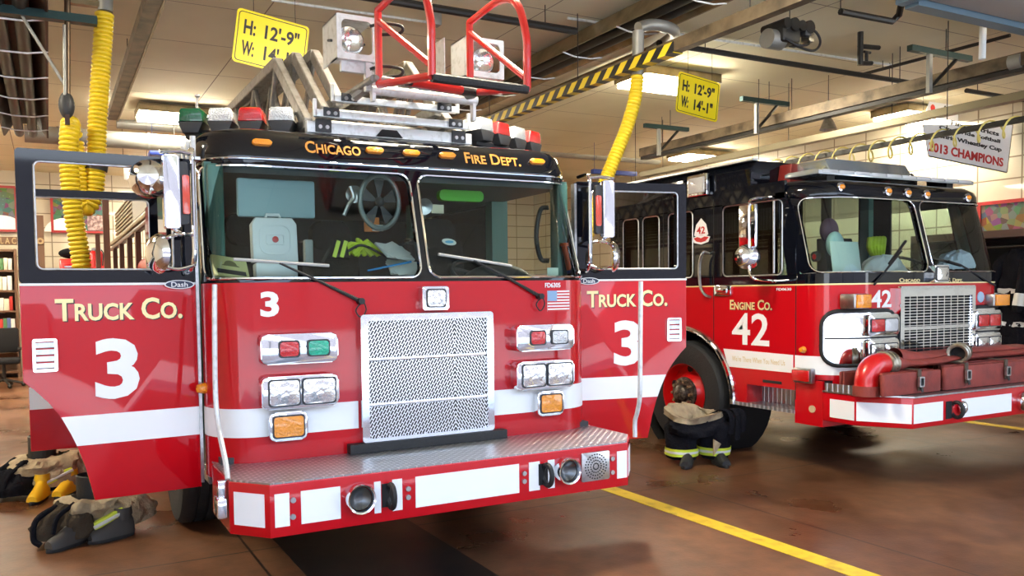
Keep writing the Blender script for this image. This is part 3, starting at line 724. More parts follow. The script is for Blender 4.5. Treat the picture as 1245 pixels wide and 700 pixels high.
# ---- doors, hinged at the front pillar and swung fully open
def truck_door(side, hx, hy, ang):
    dr = Vector((side * math.cos(ang), -math.sin(ang), 0)); nn = Vector((dr.y, -dr.x, 0)); nn = nn if nn.y < 0 else -nn
    D = sub('cab_door', T, (hx, hy, .53))
    M_ = Matrix.Identity(4)
    for i in range(3): M_[i][0] = dr[i]; M_[i][1] = -nn[i]; M_[i][2] = (0, 0, 1)[i]; M_[i][3] = (hx, hy, 0)[i]
    xd = Vector((1, 0, 0)) if side > 0 else Vector((1, 0, 0))
    arc = [(.845, 1.165)] + [(1.22 - .69 * math.sin(a) - .0, .53 + .69 * math.cos(a) * 1.0) for a in [math.radians(x) for x in (33, 40, 48, 56, 64, 72, 80, 90)]]
    arc = [(.845, 1.165), (.80, 1.128), (.735, 1.055), (.69, .99), (.645, .90), (.605, .80), (.572, .69), (.552, .60), (.540, .535)]
    lower = [(0, 1.642), (0, .535)] + arc[::-1] + [(.845, 1.642)]
    obj('door_skin', MB(M_).prism(lower, 0, .045, 'XZ', bev=.005), red, D)
    wo = rrect(0.0, .845, 1.652, 2.315, .02); wi = rrect(.115, .765 if side < 0 else .775, 1.722, 2.255, .03)
    uf = obj('window_frame', MB(M_).ring_prism(wo, wi, .0, .045), black, D)
    obj('window_seal', MB(M_).tube([(a, -.002, b) for a, b in wi], .006, 6, closed=True), steel, D)
    obj('belt_trim', MB(M_).box(0, .845, -.004, .03, 1.641, 1.653), white_let, D, 0)
    obj('inner_panel', MB(M_).prism([(.03, 1.6), (.03, .6), (.53, .6), (.66, .98), (.80, 1.2), (.80, 1.6)], .045, .07, 'XZ', bev=.01), vinyl, D)
    # stripe follows the wheel cut
    obj('reflective_stripe', MB(M_).prism([(.002, .978), (.002, .825), (.614, .825), (.638, .885), (.682, .978)], -.0025, 0, 'XZ'), white_refl, D, 0)
    vt = obj('vent', MB(M_).ring_prism(rrect(.688, .80, 1.212, 1.378, .012), rrect(.702, .786, 1.226, 1.364, .004), -.012, .0), chrome, D)
    lv = MB(M_)
    for i in range(4): lv.prism([(-.002, 1.228 + i * .034), (-.010, 1.232 + i * .034), (-.004, 1.256 + i * .034), (.0, 1.256 + i * .034)], .702, .786, 'YZ')
    obj('louvre', lv, alu, vt, 0)
    def TF(x, z, o=-.003): return frame(M_ @ Vector((x, o, z)), (dr * side), (0, 0, 1)) if False else frame(M_ @ Vector((x, o, z)), dr if side > 0 else -dr, (0, 0, 1))
    for (mt, dx, dz, o) in ((shadow_let, .006, -.005, -.0012), (gold, 0, 0, -.0030)):
        put_text('door_lettering', 'Truck Co.', TF(.385 + dx * side, 1.518 + dz, o), mt, D, small=True, bold=.022, width=.615, height=.115, depth=.0006, small_scale=.76)
    put_text('door_number', '3', TF(.412 if side < 0 else .385, 1.21), white_let, D, bold=.03, width=.215, height=.315)
    ov = MB(TF(.09, 1.642, -.006)); pts = [(.078 * math.cos(2 * PI * i / 28), .024 * math.sin(2 * PI * i / 28)) for i in range(28)]
    bd = obj('badge', ov.prism(pts, 0, .006, 'XY'), white_let, D, 0)
    obj('badge_field', MB(TF(.09, 1.642, -.0125)).prism([(a * .9, b * .8) for a, b in pts], 0, .0015, 'XY'), mat('dark_blue_badge', (.01, .02, .06), .4), bd, 0)
    put_text('badge_script', 'Dash', TF(.09, 1.642, -.0145), white_let, bd, bold=.01, width=.085, height=.026, depth=.0005)
    obj('hinge_strip', MB(M_).box(-.012, .004, -.01, .05, .56, 2.30), steel, D, 0)
    # mirror assembly on its post
    mr = obj('mirror', MB(M_).prism(rrect(.11, .19, 1.925, 2.30, .01), -.20, -.15, 'XZ', bev=.012), chrome, D)
    obj('mirror_back', MB(M_).prism(rrect(.065, .115, 1.95, 2.27, .01), -.185, -.14, 'XZ', bev=.01), darkgrey, mr)
    obj('mirror_marker', MB(M_).prism(rrect(.062, .098, 2.0, 2.20, .008), -.198, -.184, 'XZ', bev=.004), mat('orange_red_lens', (.65, .05, .01), .2, coat=1.), mr)
    obj('mirror_post', MB(M_).tube(catmull([(.02, 0, 2.345), (.03, -.12, 2.345), (.035, -.15, 2.31), (.035, -.15, 2.2), (.035, -.15, 1.9), (.035, -.15, 1.80), (.04, -.12, 1.735), (.06, -.02, 1.70)], 5), .013, 10), chrome, mr)
    obj('mirror_bracket', MB(M_).tube([(.035, -.15, 2.32), (.10, -.17, 2.325), (.20, -.17, 2.315)], .012, 8), chrome, mr)
    obj('mirror_bracket', MB(M_).tube([(.035, -.15, 1.90), (.10, -.17, 1.90), (.15, -.17, 1.93)], .010, 8), chrome, mr)
    q = Vector((.215, -.13, 1.80)); ax = Vector((.93, -.36, 0))
    obj('convex_mirror', MB(M_).lathe([(.001, .045), (.05, .04), (.085, .025), (.10, .004), (.104, -.006), (.098, -.012), (0.001, -.004)], q, ax, 30), chrome, D)
    obj('convex_mirror_arm', MB(M_).tube(catmull([(.05, -.15, 1.90), (.12, -.2, 1.895), (.19, -.16, 1.87), (.235, -.13, 1.80)], 5), .009, 8).tube(catmull([(.04, -.14, 1.74), (.12, -.14, 1.72), (.2, -.13, 1.74)], 4), .009, 8), chrome, D)
    if side < 0:
        obj('spot_lamp', MB(M_).lathe([(.001, .09), (.05, .08), (.085, .04), (.10, 0), (.10, -.015), (.092, -.01), (.0, .03)], (.245, -.10, 2.185), (.2, -1, .1), 26), chrome, D)
    return D
def crew_door(hx, hy):
    D = sub('crew_door', T, (hx, hy, .53)); M_ = Matrix.Translation((hx, hy, 0)) @ Matrix.Scale(-1, 4, (1, 0, 0))
    lower = [(0, 1.642), (0, 1.12), (.12, 1.10), (.24, 1.02), (.33, .90), (.38, .76), (.40, .60), (.40, .54), (.86, .54), (.86, 1.642)]
    obj('door_skin', MB(M_).prism(lower, 0, .045, 'XZ', bev=.005), red, D)
    wi = rrect(.06, .80, 1.722, 2.262, .03)
    obj('window_frame', MB(M_).ring_prism(rrect(0, .86, 1.652, 2.315, .02), wi, .0, .045), black, D)
    obj('window_seal', MB(M_).tube([(a, -.002, b) for a, b in wi], .005, 6, closed=True), steel, D)
    obj('belt_trim', MB(M_).box(0, .86, -.004, .03, 1.641, 1.653), white_let, D, 0)
    obj('inner_panel', MB(M_).box(.03, .83, .045, .07, 1.12, 1.6, .01), vinyl, D)
    obj('reflective_stripe', MB(M_).box(.39, .858, -.0025, 0, .825, .978), white_refl, D, 0)
crew_door(-1.245, 1.88)
truck_door(-1, -1.245, .27, .057); truck_door(1, 1.245, .27, .193)
# ---- lightbar pods on a V-shaped arm
arm = MB()
ARM = {-1: ((-.60, .68), (-1.14, 1.12)), 1: ((.66, .62), (1.30, .93))}
arm.tube([(*ARM[-1][0], 2.57), (*ARM[-1][1], 2.60)], .03, 6)
lb = obj('light_bar', arm, darkgrey, T)
obj('light_bar_arm', MB().tube([(*ARM[1][0], 2.60), (*ARM[1][1], 2.60)], .03, 6), darkgrey, lb)
for s in (-1, 1):
    mts = [clearlens, redlens, clearlens, darkgreenlens] if s < 0 else [clearlens, redlens, clearlens, redlens]
    for k in range(4):
        t = .06 + .29 * k; c = Vector((ARM[s][0][0] + (ARM[s][1][0] - ARM[s][0][0]) * t, ARM[s][0][1] + (ARM[s][1][1] - ARM[s][0][1]) * t, 2.625 if s > 0 else 2.59 + .035 * t))
        M_ = Matrix.Translation(c) @ Matrix.Rotation(s * math.radians(24), 4, 'Z')
        pod = obj('pod_base', MB(M_).prism([(-.08, .045), (-.05, -.025), (.05, -.025), (.08, .045)], -.09, .09, 'XZ', bev=.008), darkgrey, lb)
        nm = {clearlens: 'clear_lens', redlens: 'red_lens', darkgreenlens: 'green_lens'}[mts[k]]
        obj(nm, MB(M_).prism([(-.078, .046), (.078, .046), (.07, .115), (.058, .132), (-.058, .132), (-.07, .115)], -.085, .085, 'XZ', bev=.014), mts[k], pod)
for x, y in ((-.9, 1.0), (.9, 1.0), (-.6, .85), (.6, .85)): obj('light_bar_foot', MB().box(x - .03, x + .03, y - .04, y + .04, 2.50, 2.60), darkgrey, T, 0)
an = obj('antenna', MB().tube([at(239, 134, 'Y', 1.2), at(240, 118, 'Y', 1.2)], .008, 8), steel, T)
obj('antenna_tip', MB().sphere(at(240, 116.5, 'Y', 1.2), .018, (1, 1, .7)), steel, an)
# ---- aerial ladder, three nested sections, tip over the cab
def box_rail(mb, a, b, w, h): 
    a, b = Vector(a), Vector(b); d = (b - a).normalized(); x = Vector((1, 0, 0)); 
    if abs(d.x) > .9: x = Vector((0, 1, 0))
    z = x.cross(d).normalized(); x = d.cross(z)
    M_ = Matrix.Identity(4)
    for i in range(3): M_[i][0] = x[i]; M_[i][1] = d[i]; M_[i][2] = z[i]; M_[i][3] = a[i]
    mb2 = MB(mb.M @ M_); mb2.bm = mb.bm; mb2.box(-w / 2, w / 2, 0, (b - a).length, -h / 2, h / 2, .006, 1); return mb
lad = sub('aerial_ladder', T, (0, 5, 2.55))
for (hw, yf, zb, ztp, yt, name) in ((.515, .56, 2.62, 3.16, 1.26, 'base_section'), (.42, .52, 2.69, 3.17, 1.12, 'mid_section'), (.335, .50, 2.76, 3.16, .98, 'fly_section')):
    t = MB(); YE = 8.8
    for s in (-1, 1):
        x = s * hw
        box_rail(t, (x, yf, zb), (x, YE, zb), .05, .07); box_rail(t, (x, yt, ztp), (x, YE, ztp + .02), .06, .075)
        box_rail(t, (x, yf + .02, zb), (x, yt, ztp), .055, .075)
        k = 0; y = yt
        while y < YE - .7:
            t.cyl((x, y + .03, ztp - .03), (x, y + .33, zb), .02, n=8); t.cyl((x, y + .33, zb), (x, y + .66, ztp - .03), .02, n=8); y += .66
    y = yf + .3
    while y < YE:
        t.cyl((-hw, y, zb), (hw, y, zb), .018, n=8); y += .36
    obj(name, t, alu_grey, lad, 30)
for z0, z1, hw, yf, d in ((2.555, 2.625, .56, .50, .05), (2.645, 2.69, .52, .46, .04), (2.735, 2.775, .42, .42, .04)):
    cb_ = obj('ladder_end_beam', MB().box(-hw + .02, hw + .02, yf, yf + d, z0, z1, .004), alu, lad)
    for s in (-1, 1):
        obj('end_block', MB().box(s * (hw - .10) + .02 - .05, s * (hw - .10) + .02 + .05, yf - .012, yf, z0 + .004, z1 + .012, .003), darkgrey, cb_)
        x = s * (hw - .10) + .02
        for xx in (x - .022, x + .022): obj('bolt', MB().cyl((xx, yf - .012, (z0 + z1) / 2), (xx, yf - .02, (z0 + z1) / 2), .012, n=10), steel, cb_)
    if z0 > 2.6:
        for s in (-1, 1): obj('upright', MB().box(s * hw + .01, s * hw + .03, yf, yf + .02, z0, z1 + .06), alu, cb_, 0)
obj('recess_handle', MB().prism([(-.10, 2.56), (-.06, 2.605), (.04, 2.605), (.08, 2.56)], .49, .50, 'XZ'), dark, lad, 0)
tb = MB(); tb.cyl(at(451, 109, 'Y', .12), at(579, 123, 'Y', .12), .028, n=18); tipb = obj('tip_roller', tb, alu, lad)
obj('tip_mount', MB().box(-.27, -.25, .10, .14, 2.68, 2.80), alu, lad, 0); obj('tip_mount', MB().box(.38, .40, .10, .14, 2.62, 2.80), alu, lad, 0)
for x in (-.15, -.02, .12, .3):
    mc = MB().cyl((x, .35, 2.80), (x + .03, .45, 2.85), .03, n=10).box(x, x + .06, .3, .36, 2.78, 2.83); obj('tip_cable_guide', mc, galv, lad, 0)
obj('tip_cross_bar', MB().cyl((-.30, .0, 2.78), (.34, .0, 2.75), .02).cyl((-.30, .0, 2.78), (-.28, .5, 2.80), .02).cyl((.34, .0, 2.75), (.33, .5, 2.80), .02), alu_grey, lad)
# folding red hand rails either side of the tip
for s, pb, pf in ((-1, (461, 103), (525, 92)), (1, (572, 113), (641, 108))):
    B = at(*pb, 'Y', .0); Fp = at(*pf, 'Y', -.62)
    H = .41
    pts = [B, B + Vector((0, 0, H)), B + Vector((0, 0, H)) + (Fp - B) * .55 + Vector((0, 0, .08)), B + Vector((0, 0, H - .01)) + (Fp - B) * .85 + Vector((0, 0, .05)), B + (Fp - B) * .99 + Vector((0, 0, H - .13)), Fp + Vector((0, 0, .15)), Fp]
    top = catmull([pts[1], pts[2], pts[3], pts[4], pts[5], Fp], 7)
    rl = obj('hand_rail', MB().tube([B, pts[1]], .021, 10).tube(top, .021, 10).tube([B, Fp], .021, 10).tube([B.lerp(pts[1], .86), B.lerp(Fp, .97) + Vector((0, 0, .06))], .018, 10), redtube, lad)
B0, B1 = at(461, 103, 'Y', .0), at(572, 113, 'Y', .0); F0, F1 = at(525, 94, 'Y', -.62), at(641, 109, 'Y', -.62)
obj('rubber_bar', MB().tube([F0, F0.lerp(F1, .5)], .024, 10).tube([F0.lerp(F1, .5), F1], .024, 10), rubber, lad)
obj('rubber_bar', MB().tube([B0.lerp(F0, .55), B1.lerp(F1, .12)], .024, 10), rubber, lad)
obj('red_sleeve', MB().tube([B0.lerp(F0, .55).lerp(B1.lerp(F1, .12), .05), B0.lerp(F0, .55).lerp(B1.lerp(F1, .12), .75)], .027, 10), redtube, lad)
# two boxed floodlights at the tip
def flood(u0, v0, u1, v1, y, lu, lv, lr, dpt, nm):
    A, Bq = at(u0, v0, 'Y', y), at(u1, v1, 'Y', y); x0, x1, z0, z1 = A.x, Bq.x, Bq.z, A.z
    fx = obj('floodlight_box', MB().ring_prism(rrect(x0, x1, z0, z1, .006), rrect(x0 + .028, x1 - .028, z0 + .035, z1 - .028, .03), y, y + .012).box(x0, x0 + .008, y + .01, y + dpt, z0, z1).box(x0, x1, y + .01, y + dpt, z1 - .008, z1).box(x0, x1, y + .01, y + dpt * .45, z0, z0 + .008), alu, lad)
    c = at(lu, lv, 'Y', y + .05)
    obj('floodlight_lamp', MB().lathe([(lr * .2, .13), (lr * .55, .11), (lr * .9, .05), (lr * 1.0, .0), (lr * 1.0, -.008)], c, (0, 1, 0), 30, cap0=True), steel, fx)
    obj('floodlight_lens', MB().lathe([(lr * .97, -.004), (lr * .8, .012), (lr * .45, .03), (lr * .2, .035), (lr * .18, .0), (.0, -.004)], c, (0, 1, 0), 30), lampref, fx)
    obj('floodlight_yoke', MB().tube([c + Vector((-lr - .015, .03, 0)), c + Vector((-lr - .01, .1, .02)), c + Vector((0, .16, .05)), c + Vector((lr + .01, .1, .04)), c + Vector((lr + .015, .03, 0))], .008, 8), darkgrey, fx)
    return fx
fa = flood(409, 15, 459, 76, .1, 425, 50, .083, .26, 'l'); flood(566, 43, 613, 97, .1, 586, 75, .08, .2, 'r')
obj('floodlight_bracket', MB().box(-.44, -.24, .14, .17, 2.84, 2.92).box(-.30, -.265, .12, .16, 2.74, 2.92), alu, lad, 0)
obj('floodlight_bracket', MB().box(.20, .205, .12, .30, 2.88, 3.10).box(.24, .30, .18, .22, 2.80, 2.90), alu, lad, 0)
for v, dy in ((32, 0), (84, 0)):
    p = at(450, v, 'Y', .1); q = at(488, v, 'Y', -.05)
    cbm = MB().tube(catmull([p, p + Vector((.06, -.05, .01)), q, q + Vector((.0, .03, -.03)), p.lerp(q, .4) + Vector((0, .06, -.03))], 6), .009, 8); obj('lamp_cable', cbm, rubber, lad)
obj('tip_hand_lever', MB().tube([at(430, 118, 'Y', .3), at(455, 100, 'Y', .2), at(452, 80, 'Y', .15)], .03, 8), alu_grey, lad)
# ------------------------------------------------------------------ pumper engine (next bay)
EX, EY = 4.94, .18
G = thing('fire_engine', 'red and black pumper lettered ENGINE CO. 42 with hose packed on its bumper', 'fire truck', (EX, 5, 0))
c4 = Cab(EX, EY, 1.22, .40, 1.69, 2.36, .17, .012)
XS = EX - 1.22
def SD(u, v, x=XS): return at(u, v, 'X', x)
mb = MB(); c4.patch(mb, -1.447, 1.447, .62, 1.60, 0, -.03); obj('cab_front', mb, red, G, 30)
mb = MB(); c4.patch(mb, -1.447, 1.447, 1.60, 1.692, 0, -.03); obj('cab_front_band', mb, black, G, 30)
mb = MB(); c4.patch(mb, -1.447, 1.447, 1.594, 1.606, .003, 0); obj('gold_pinstripe', mb, gold, G, 30)
mb = MB(); c4.patch(mb, -1.45, -.55, .845, 1.0, .003, 0); obj('reflective_stripe', mb, white_refl, G, 30)
SE = .82 + .4 * PI / 2
for a, b, oa, ob in ((-1.31, -.03, -SE, 0.), (.03, 1.31, 0., SE)):
    inner = c4.loop(a, b, 1.70, 2.33, .09); outer = c4.loop(oa, ob, 1.69, 2.365, .004)
    fr = obj('windshield_frame', c4.ring(MB(), outer, inner, .0, -.05), black, G, 30)
    obj('chrome_trim', MB().tube([c4.W(q, z, .004) for q, z in inner], .006, 6, closed=True), chrome, fr)
    obj('windshield', c4.pane(MB(), a, b, 1.70, 2.33, .09), glass, G, 60)
groof = obj('cab_roof', c4.roof(MB(), [(2.35, .0, .165), (2.40, -.004, .17), (2.445, .006, .19), (2.485, .04, .25), (2.505, .12, .36), (2.515, .4, .7)], 2.94), black, G, 40)
for u, v in ((1024, 227), (1081, 232), (1105, 234), (1128, 236), (1178, 240)):
    p = at(u, v, 'Y', EY + .155); dy = 0
    if abs(p.x - EX) > .82: p = at(u, v, 'Y', EY + .19)
    obj('marker_light', MB().sphere(p, .030, (1.15, .6, .75)), amber, obj('marker_bezel', MB().lathe([(.042, .02), (.042, .004), (.034, 0), (0, .0)], p + Vector((0, -.002, 0)), (0, 1, -.1), 20), chrome, G))
obj('raised_roof', MB().prism([(XS + .03, 2.48), (XS + .03, 2.66), (XS + .12, 2.735), (EX + 1.1, 2.735), (EX + 1.18, 2.66), (EX + 1.18, 2.48)], 1.10, 3.12, 'XZ', bev=.015), black, G)
obj('hose_bed_cover', MB().prism([(XS + .35, 2.52), (XS + .38, 2.70), (EX + .5, 2.70), (EX + .55, 2.52)], .95, 1.10, 'XZ', bev=.02), mat('dark_red_vinyl_cover', (.25, .02, .015), .5), G)
ed = obj('roof_edge_rail', MB().box(XS + .05, XS + .12, 1.1, 3.12, 2.735, 2.755), steel, G, 0)
# side
ac = (1.94, .524, .68)
obj('cab_side', MB().prism(sidepts(ac, .58, 3.12, .70, 1.60, 24), XS, XS + .03, 'YZ'), red, G, 30)
obj('cab_side', MB().prism(sidepts(ac, .58, 3.12, .70, 1.60, 24), EX + 1.19, EX + 1.22, 'YZ'), red, G, 30)
for x in (XS, EX + 1.19):
    sd = MB(); sd.box(x, x + .03, .575, 3.12, 1.60, 1.685).box(x, x + .03, .70, 3.12, 2.35, 2.50)
    sd.prism([(.575, 1.68), (.575, 2.1), (.70, 2.4), (.80, 2.4), (.665, 1.68)], x, x + .03, 'YZ')
    for a, b in ((1.42, 1.80), (2.17, 2.29), (2.57, 2.62), (2.90, 3.12)): sd.box(x, x + .03, a, b, 1.68, 2.36)
    obj('cab_side_upper', sd, black, G, 0)
for x in (XS + .012, EX + 1.20): obj('side_glass', MB().box(x, x + .005, .66, 2.92, 1.68, 2.36), glass, G, 0)
obj('gold_pinstripe', MB().box(XS - .002, XS, .58, 3.12, 1.594, 1.606), gold, G, 0)
for a, b in ((.72, 1.41), (1.81, 2.16), (2.30, 2.56), (2.63, 2.89)): obj('window_trim', MB().tube([Vector((XS - .002, y, z)) for y, z in rrect(a, b, 1.69, 2.34, .05)], .006, 6, closed=True), steel, G)
sm = MB()
for y, z0, z1 in ((.575, .62, 1.6), (1.53, 1.05, 2.42), (2.235, 1.2, 2.42), (2.98, .62, 2.42)): sm.box(XS - .0015, XS, y - .004, y + .004, z0, z1)
obj('door_seam', sm, dark, G, 0)
obj('reflective_stripe', MB().prism([(.60, 1.0), (.60, .845), (1.345, .845), (1.405, 1.01)], XS - .002, XS, 'YZ'), white_refl, G, 0)
sF = lambda u, v: frame(SD(u, v, XS - .004), (0, -1, 0), (0, 0, 1))
def wide(u0, u1, v): return abs(SD(u0, v).y - SD(u1, v).y)
for mt, dy, dz, x in ((shadow_let, .005, -.005, XS - .002), (gold, 0, 0, XS - .0035)):
    p = SD(912.5, 370.5); put_text('door_lettering', 'Engine Co.', frame((x, p.y - dy, p.z + dz), (0, -1, 0), (0, 0, 1)), mt, G, small=True, bold=.02, width=wide(887, 938, 370), height=.092, depth=.0006)
p = SD(912, 400); put_text('door_number', '42', sF(912, 400), white_let, G, bold=.015, width=wide(890, 935, 400), height=.29)
p = SD(922, 438); put_text('door_script', "We're There When You Need Us", sF(921, 438), mat('faded_gold_script', (.72, .58, .33), .5), G, width=wide(889, 953, 438), height=.05, depth=.0005)
put_text('unit_code', 'FD0630', sF(953, 351.5), white_let, G, bold=.01, width=wide(944, 962, 351), height=.024)
# emblem on the crew panel
e0, e1 = SD(863.5, 264), SD(842, 298); yc = (e0.y + e1.y) / 2; hwd = abs(e0.y - e1.y) / 2; zt, zb = e0.z, e1.z
out = [(yc, zt), (yc - hwd * .55, zt - .06), (yc - hwd * .8, zt - .16), (yc - hwd * .6, zb + .08), (yc - hwd, zb + .07), (yc - hwd * .8, zb + .02), (yc, zb), (yc + hwd * .8, zb + .02), (yc + hwd, zb + .07), (yc + hwd * .6, zb + .08), (yc + hwd * .8, zt - .16), (yc + hwd * .55, zt - .06)]
em = obj('company_emblem', MB().prism(out, XS - .003, XS, 'YZ'), white_let, G, 0)
rb = MB().prism([(yc - hwd * .85, zb + .065), (yc - hwd * .5, zb + .03), (yc, zb + .02), (yc + hwd * .5, zb + .03), (yc + hwd * .85, zb + .065), (yc + hwd * .4, zb + .075), (yc, zb + .06), (yc - hwd * .4, zb + .075)], XS - .005, XS - .003, 'YZ')
rb.prism([(yc - .03, zb + .09), (yc + .03, zb + .09), (yc + .02, zt - .16), (yc - .02, zt - .16)], XS - .005, XS - .003, 'YZ')
obj('emblem_ribbon', rb, redplain, em, 0)
put_text('emblem_number', '42', frame((XS - .005, yc, zt - .115), (0, -1, 0), (0, 0, 1)), redplain, em, bold=.02, width=.11, height=.07)
stx = SD(850, 226)
light_sb = obj('strobe_light', MB().box(XS - .05, XS, 1.575, 1.84, 2.47, 2.68, .012), chrome, G)
obj('clear_lens', MB().box(XS - .06, XS - .045, 1.60, 1.815, 2.50, 2.65, .006), clearlens, light_sb)
h = [SD(862, 308), SD(855, 307, XS - .07), SD(851, 318, XS - .07), SD(850.5, 335, XS - .07), SD(852, 350, XS - .07), SD(857, 358, XS - .06), SD(864, 361)]
obj('grab_rail', MB().tube(catmull(h, 5), .013, 8), steel, G)
hd = obj('door_handle', MB().box(XS - .02, XS, 1.30, 1.51, 1.505, 1.61, .012), chrome, G)
obj('paddle', MB().box(XS - .035, XS - .018, 1.34, 1.46, 1.53, 1.58, .008), chrome, hd)
obj('side_marker', MB().lathe([(.03, 0), (.03, .01), (.02, .035), (0, .04)], SD(977, 425), (-1, 0, 0), 16), amber, G)
# mirror on a frame
mx = XS - .30
mr = obj('mirror', MB().box(mx, mx + .04, at(898, 248, 'X', mx).y, at(918, 248, 'X', mx).y, at(905, 301, 'X', mx).z, at(905, 249, 'X', mx).z, .01), chrome, G)
q = at(909, 312, 'X', mx); obj('convex_mirror', MB().lathe([(.001, -.045), (.05, -.038), (.09, -.018), (.108, 0), (.1, .012), (.0, .012)], q, (.55, .83, 0), 28), chrome, mr)
fp = [SD(943, 239, XS), at(932, 240, 'X', XS - .15), at(916, 242, 'X', mx), at(911, 250, 'X', mx), at(911, 290, 'X', mx), at(911, 328, 'X', mx), at(916, 338, 'X', mx), at(930, 341, 'X', XS - .15), SD(945, 342)]
obj('mirror_arm', MB().tube(catmull(fp, 5), .012, 8), chrome, mr)
obj('window_rail', MB().cyl(SD(941, 244, XS - .03), SD(941, 332, XS - .03), .010), steel, G)
# wheel, arch trim, steps
wheel(G, XS - .005, 1.94, .53, -1); wheel(G, EX + 1.225, 1.94, .53, 1); wheel(G, XS, 6.6, .53, -1)
ar = [(1.94 + .665 * math.cos(math.radians(a)), .524 + .665 * math.sin(math.radians(a))) for a in range(-4, 186, 6)]
obj('wheel_arch_trim', MB().tube([Vector((XS - .01, y, z)) for y, z in ar], .028, 8), chrome, G)
obj('wheel_well', MB().lathe([(.66, 0), (.66, .5)], (XS + .01, 1.94, .524), (1, 0, 0), 36, cap1=True), dark, G)
st = obj('cab_step', MB().box(XS - .02, XS + .28, .58, 1.27, .50, .53), diamond, G, 0)
obj('step_riser', MB().box(XS + .20, XS + .22, .58, 1.27, .53, .72), diamond, st, 0)
obj('step_end', MB().box(XS + .004, XS + .2, 1.12, 1.27, .53, .70), red, G, 0)
obj('recess_handle', MB().box(XS - .004, XS, .72, .93, .735, .76, .004), dark, G)
obj('corner_apron', MB().box(XS, XS + .4, .302, .58, .42, .80), red, G, 0)
sb = obj('side_lamp', MB().box(XS - .055, XS, .37, .56, .775, .90, .012), steel, G)
obj('red_lens', MB().box(XS - .07, XS - .05, .39, .56, .79, .885, .008), redlens, sb)
obj('body', MB().box(XS, EX + 1.22, 3.9, 9.5, .62, 1.78, .02), red, G)
obj('grey_bounce_cover', MB().box(XS + .02, EX + 1.2, 3.92, 9.48, 1.78, 1.80), galv, G, 0)  # same added grey cover, so the engine's body throws no red upward
obj('pump_panel', MB().box(XS + .03, EX + 1.19, 3.15, 3.9, .62, 1.75, .01), steel, G)
obj('cab_floor', MB().box(XS + .02, EX + 1.2, .3, 1.1, .76, .80).box(XS + .55, EX + .7, 1.1, 3.1, .76, .80), darkgrey, G, 0)
obj('cab_rear_wall', MB().box(XS + .02, EX + 1.2, 3.07, 3.11, .7, 2.48), vinyl, G, 0)
obj('chassis', MB().box(EX - .45, EX + .45, .3, 9.4, .45, .6).box(XS + .3, EX + .9, 1.8, 2.1, .4, .6), dark, G, 0)
obj('dashboard', MB().prism([(EX - .80, EY + .05), (EX + .80, EY + .05), (EX + 1.04, EY + .17), (EX + 1.14, EY + .38), (EX + 1.14, EY + .65), (EX - 1.14, EY + .65), (EX - 1.14, EY + .38), (EX - 1.04, EY + .17)], 1.0, 1.68, 'XY', bev=.02), darkgrey, G)
for x in (EX - .75, EX + .75):
    s_ = obj('seat', MB().box(x - .25, x + .25, 1.15, 1.7, 1.05, 1.22, .05), seat_m, G)
    obj('seat_back', MB().prism([(1.6, 1.2), (1.7, 2.1), (1.82, 2.1), (1.8, 1.2)], x - .23, x + .23, 'YZ', bev=.04), seat_m, s_)
for s in (-1, 1): obj('cab_post', MB().tube([c4.W(s * 1.40, 1.69, -.06), c4.W(s * 1.40, 2.36, -.06)], .055, 8), greenpost, G)
obj('cab_post', MB().box(EX + .55, EX + .62, 1.2, 1.3, 1.2, 2.4), greenpost, G, 0)
obj('steering_wheel', MB().tube([Vector((EX + .70 + .22 * math.cos(a), EY + .62 + .17 * math.sin(a), 1.76 + .1 * math.sin(a))) for a in [2 * PI * i / 32 for i in range(32)]], .015, 8, closed=True), darkgrey, G)
# grille of chrome bars
gx0, gx1, gz0, gz1, gy = EX - .485, EX + .555, .965, 1.575, EY
gm = MB().ring_prism(rrect(gx0, gx1, gz0, gz1, .02), rrect(gx0 + .05, gx1 - .05, gz0 + .01, 1.49, .004), gy - .05, gy)
gg = obj('grille', gm, chrome, G)
gb = MB()
for i in range(11): x = gx0 + .05 + (gx1 - gx0 - .1) * i / 10; gb.box(x - .006, x + .006, gy - .034, gy - .012, gz0, 1.49)
for i in range(21):
    z = gz0 + .02 + .0252 * i
    if abs(z - 1.215) > .012: gb.box(gx0 + .05, gx1 - .05, gy - .036, gy - .014, z - .0038, z + .0038)
gb.box(gx0 + .03, gx1 - .03, gy - .042, gy - .01, 1.20, 1.228)
obj('grille_bars', gb, chrome, gg, 0)
obj('grille_backing', MB().box(gx0 + .04, gx1 - .04, gy - .008, gy - .002, gz0, 1.5), dark, gg, 0)
# lamp clusters that wrap the corners
for s, tl in ((-1, (redlens, clearlens)), (1, (redlens, redlens))):
    lo, hi = sorted((s * 1.22, s * .51))
    bz = obj('cluster_surround', c4.pane(MB(), lo, hi, .93, 1.375, .12 , .03), chrome, G, 60)
    obj('rubber_seal', MB().tube([c4.W(q_, z_, .016) for q_, z_ in c4.loop(lo, hi, .93, 1.375, .12)], .02, 8, closed=True), rubber, bz, 60)
    obj('divider_strip', MB().tube([c4.W(q_, 1.152, .032) for q_ in c4.srange(lo + .02, hi - .02, .05)], .008, 6), darkgrey, bz)
    for z0, z1, mts in ((1.165, 1.345, tl), (.955, 1.14, (lampref, lampref))):
        x0, x1 = sorted((EX + s * .53, EX + s * .92)); mid = (x0 + x1) / 2
        light_unit(bz, 'warning_light' if z0 > 1.1 else 'headlight', x0, x1, z0, z1, EY - .02, [(x0 + .03, mid - .004, mts[0], 'lens'), (mid + .004, x1 - .03, mts[1], 'lens')], depth=.05, inset=.04, rr=.03)
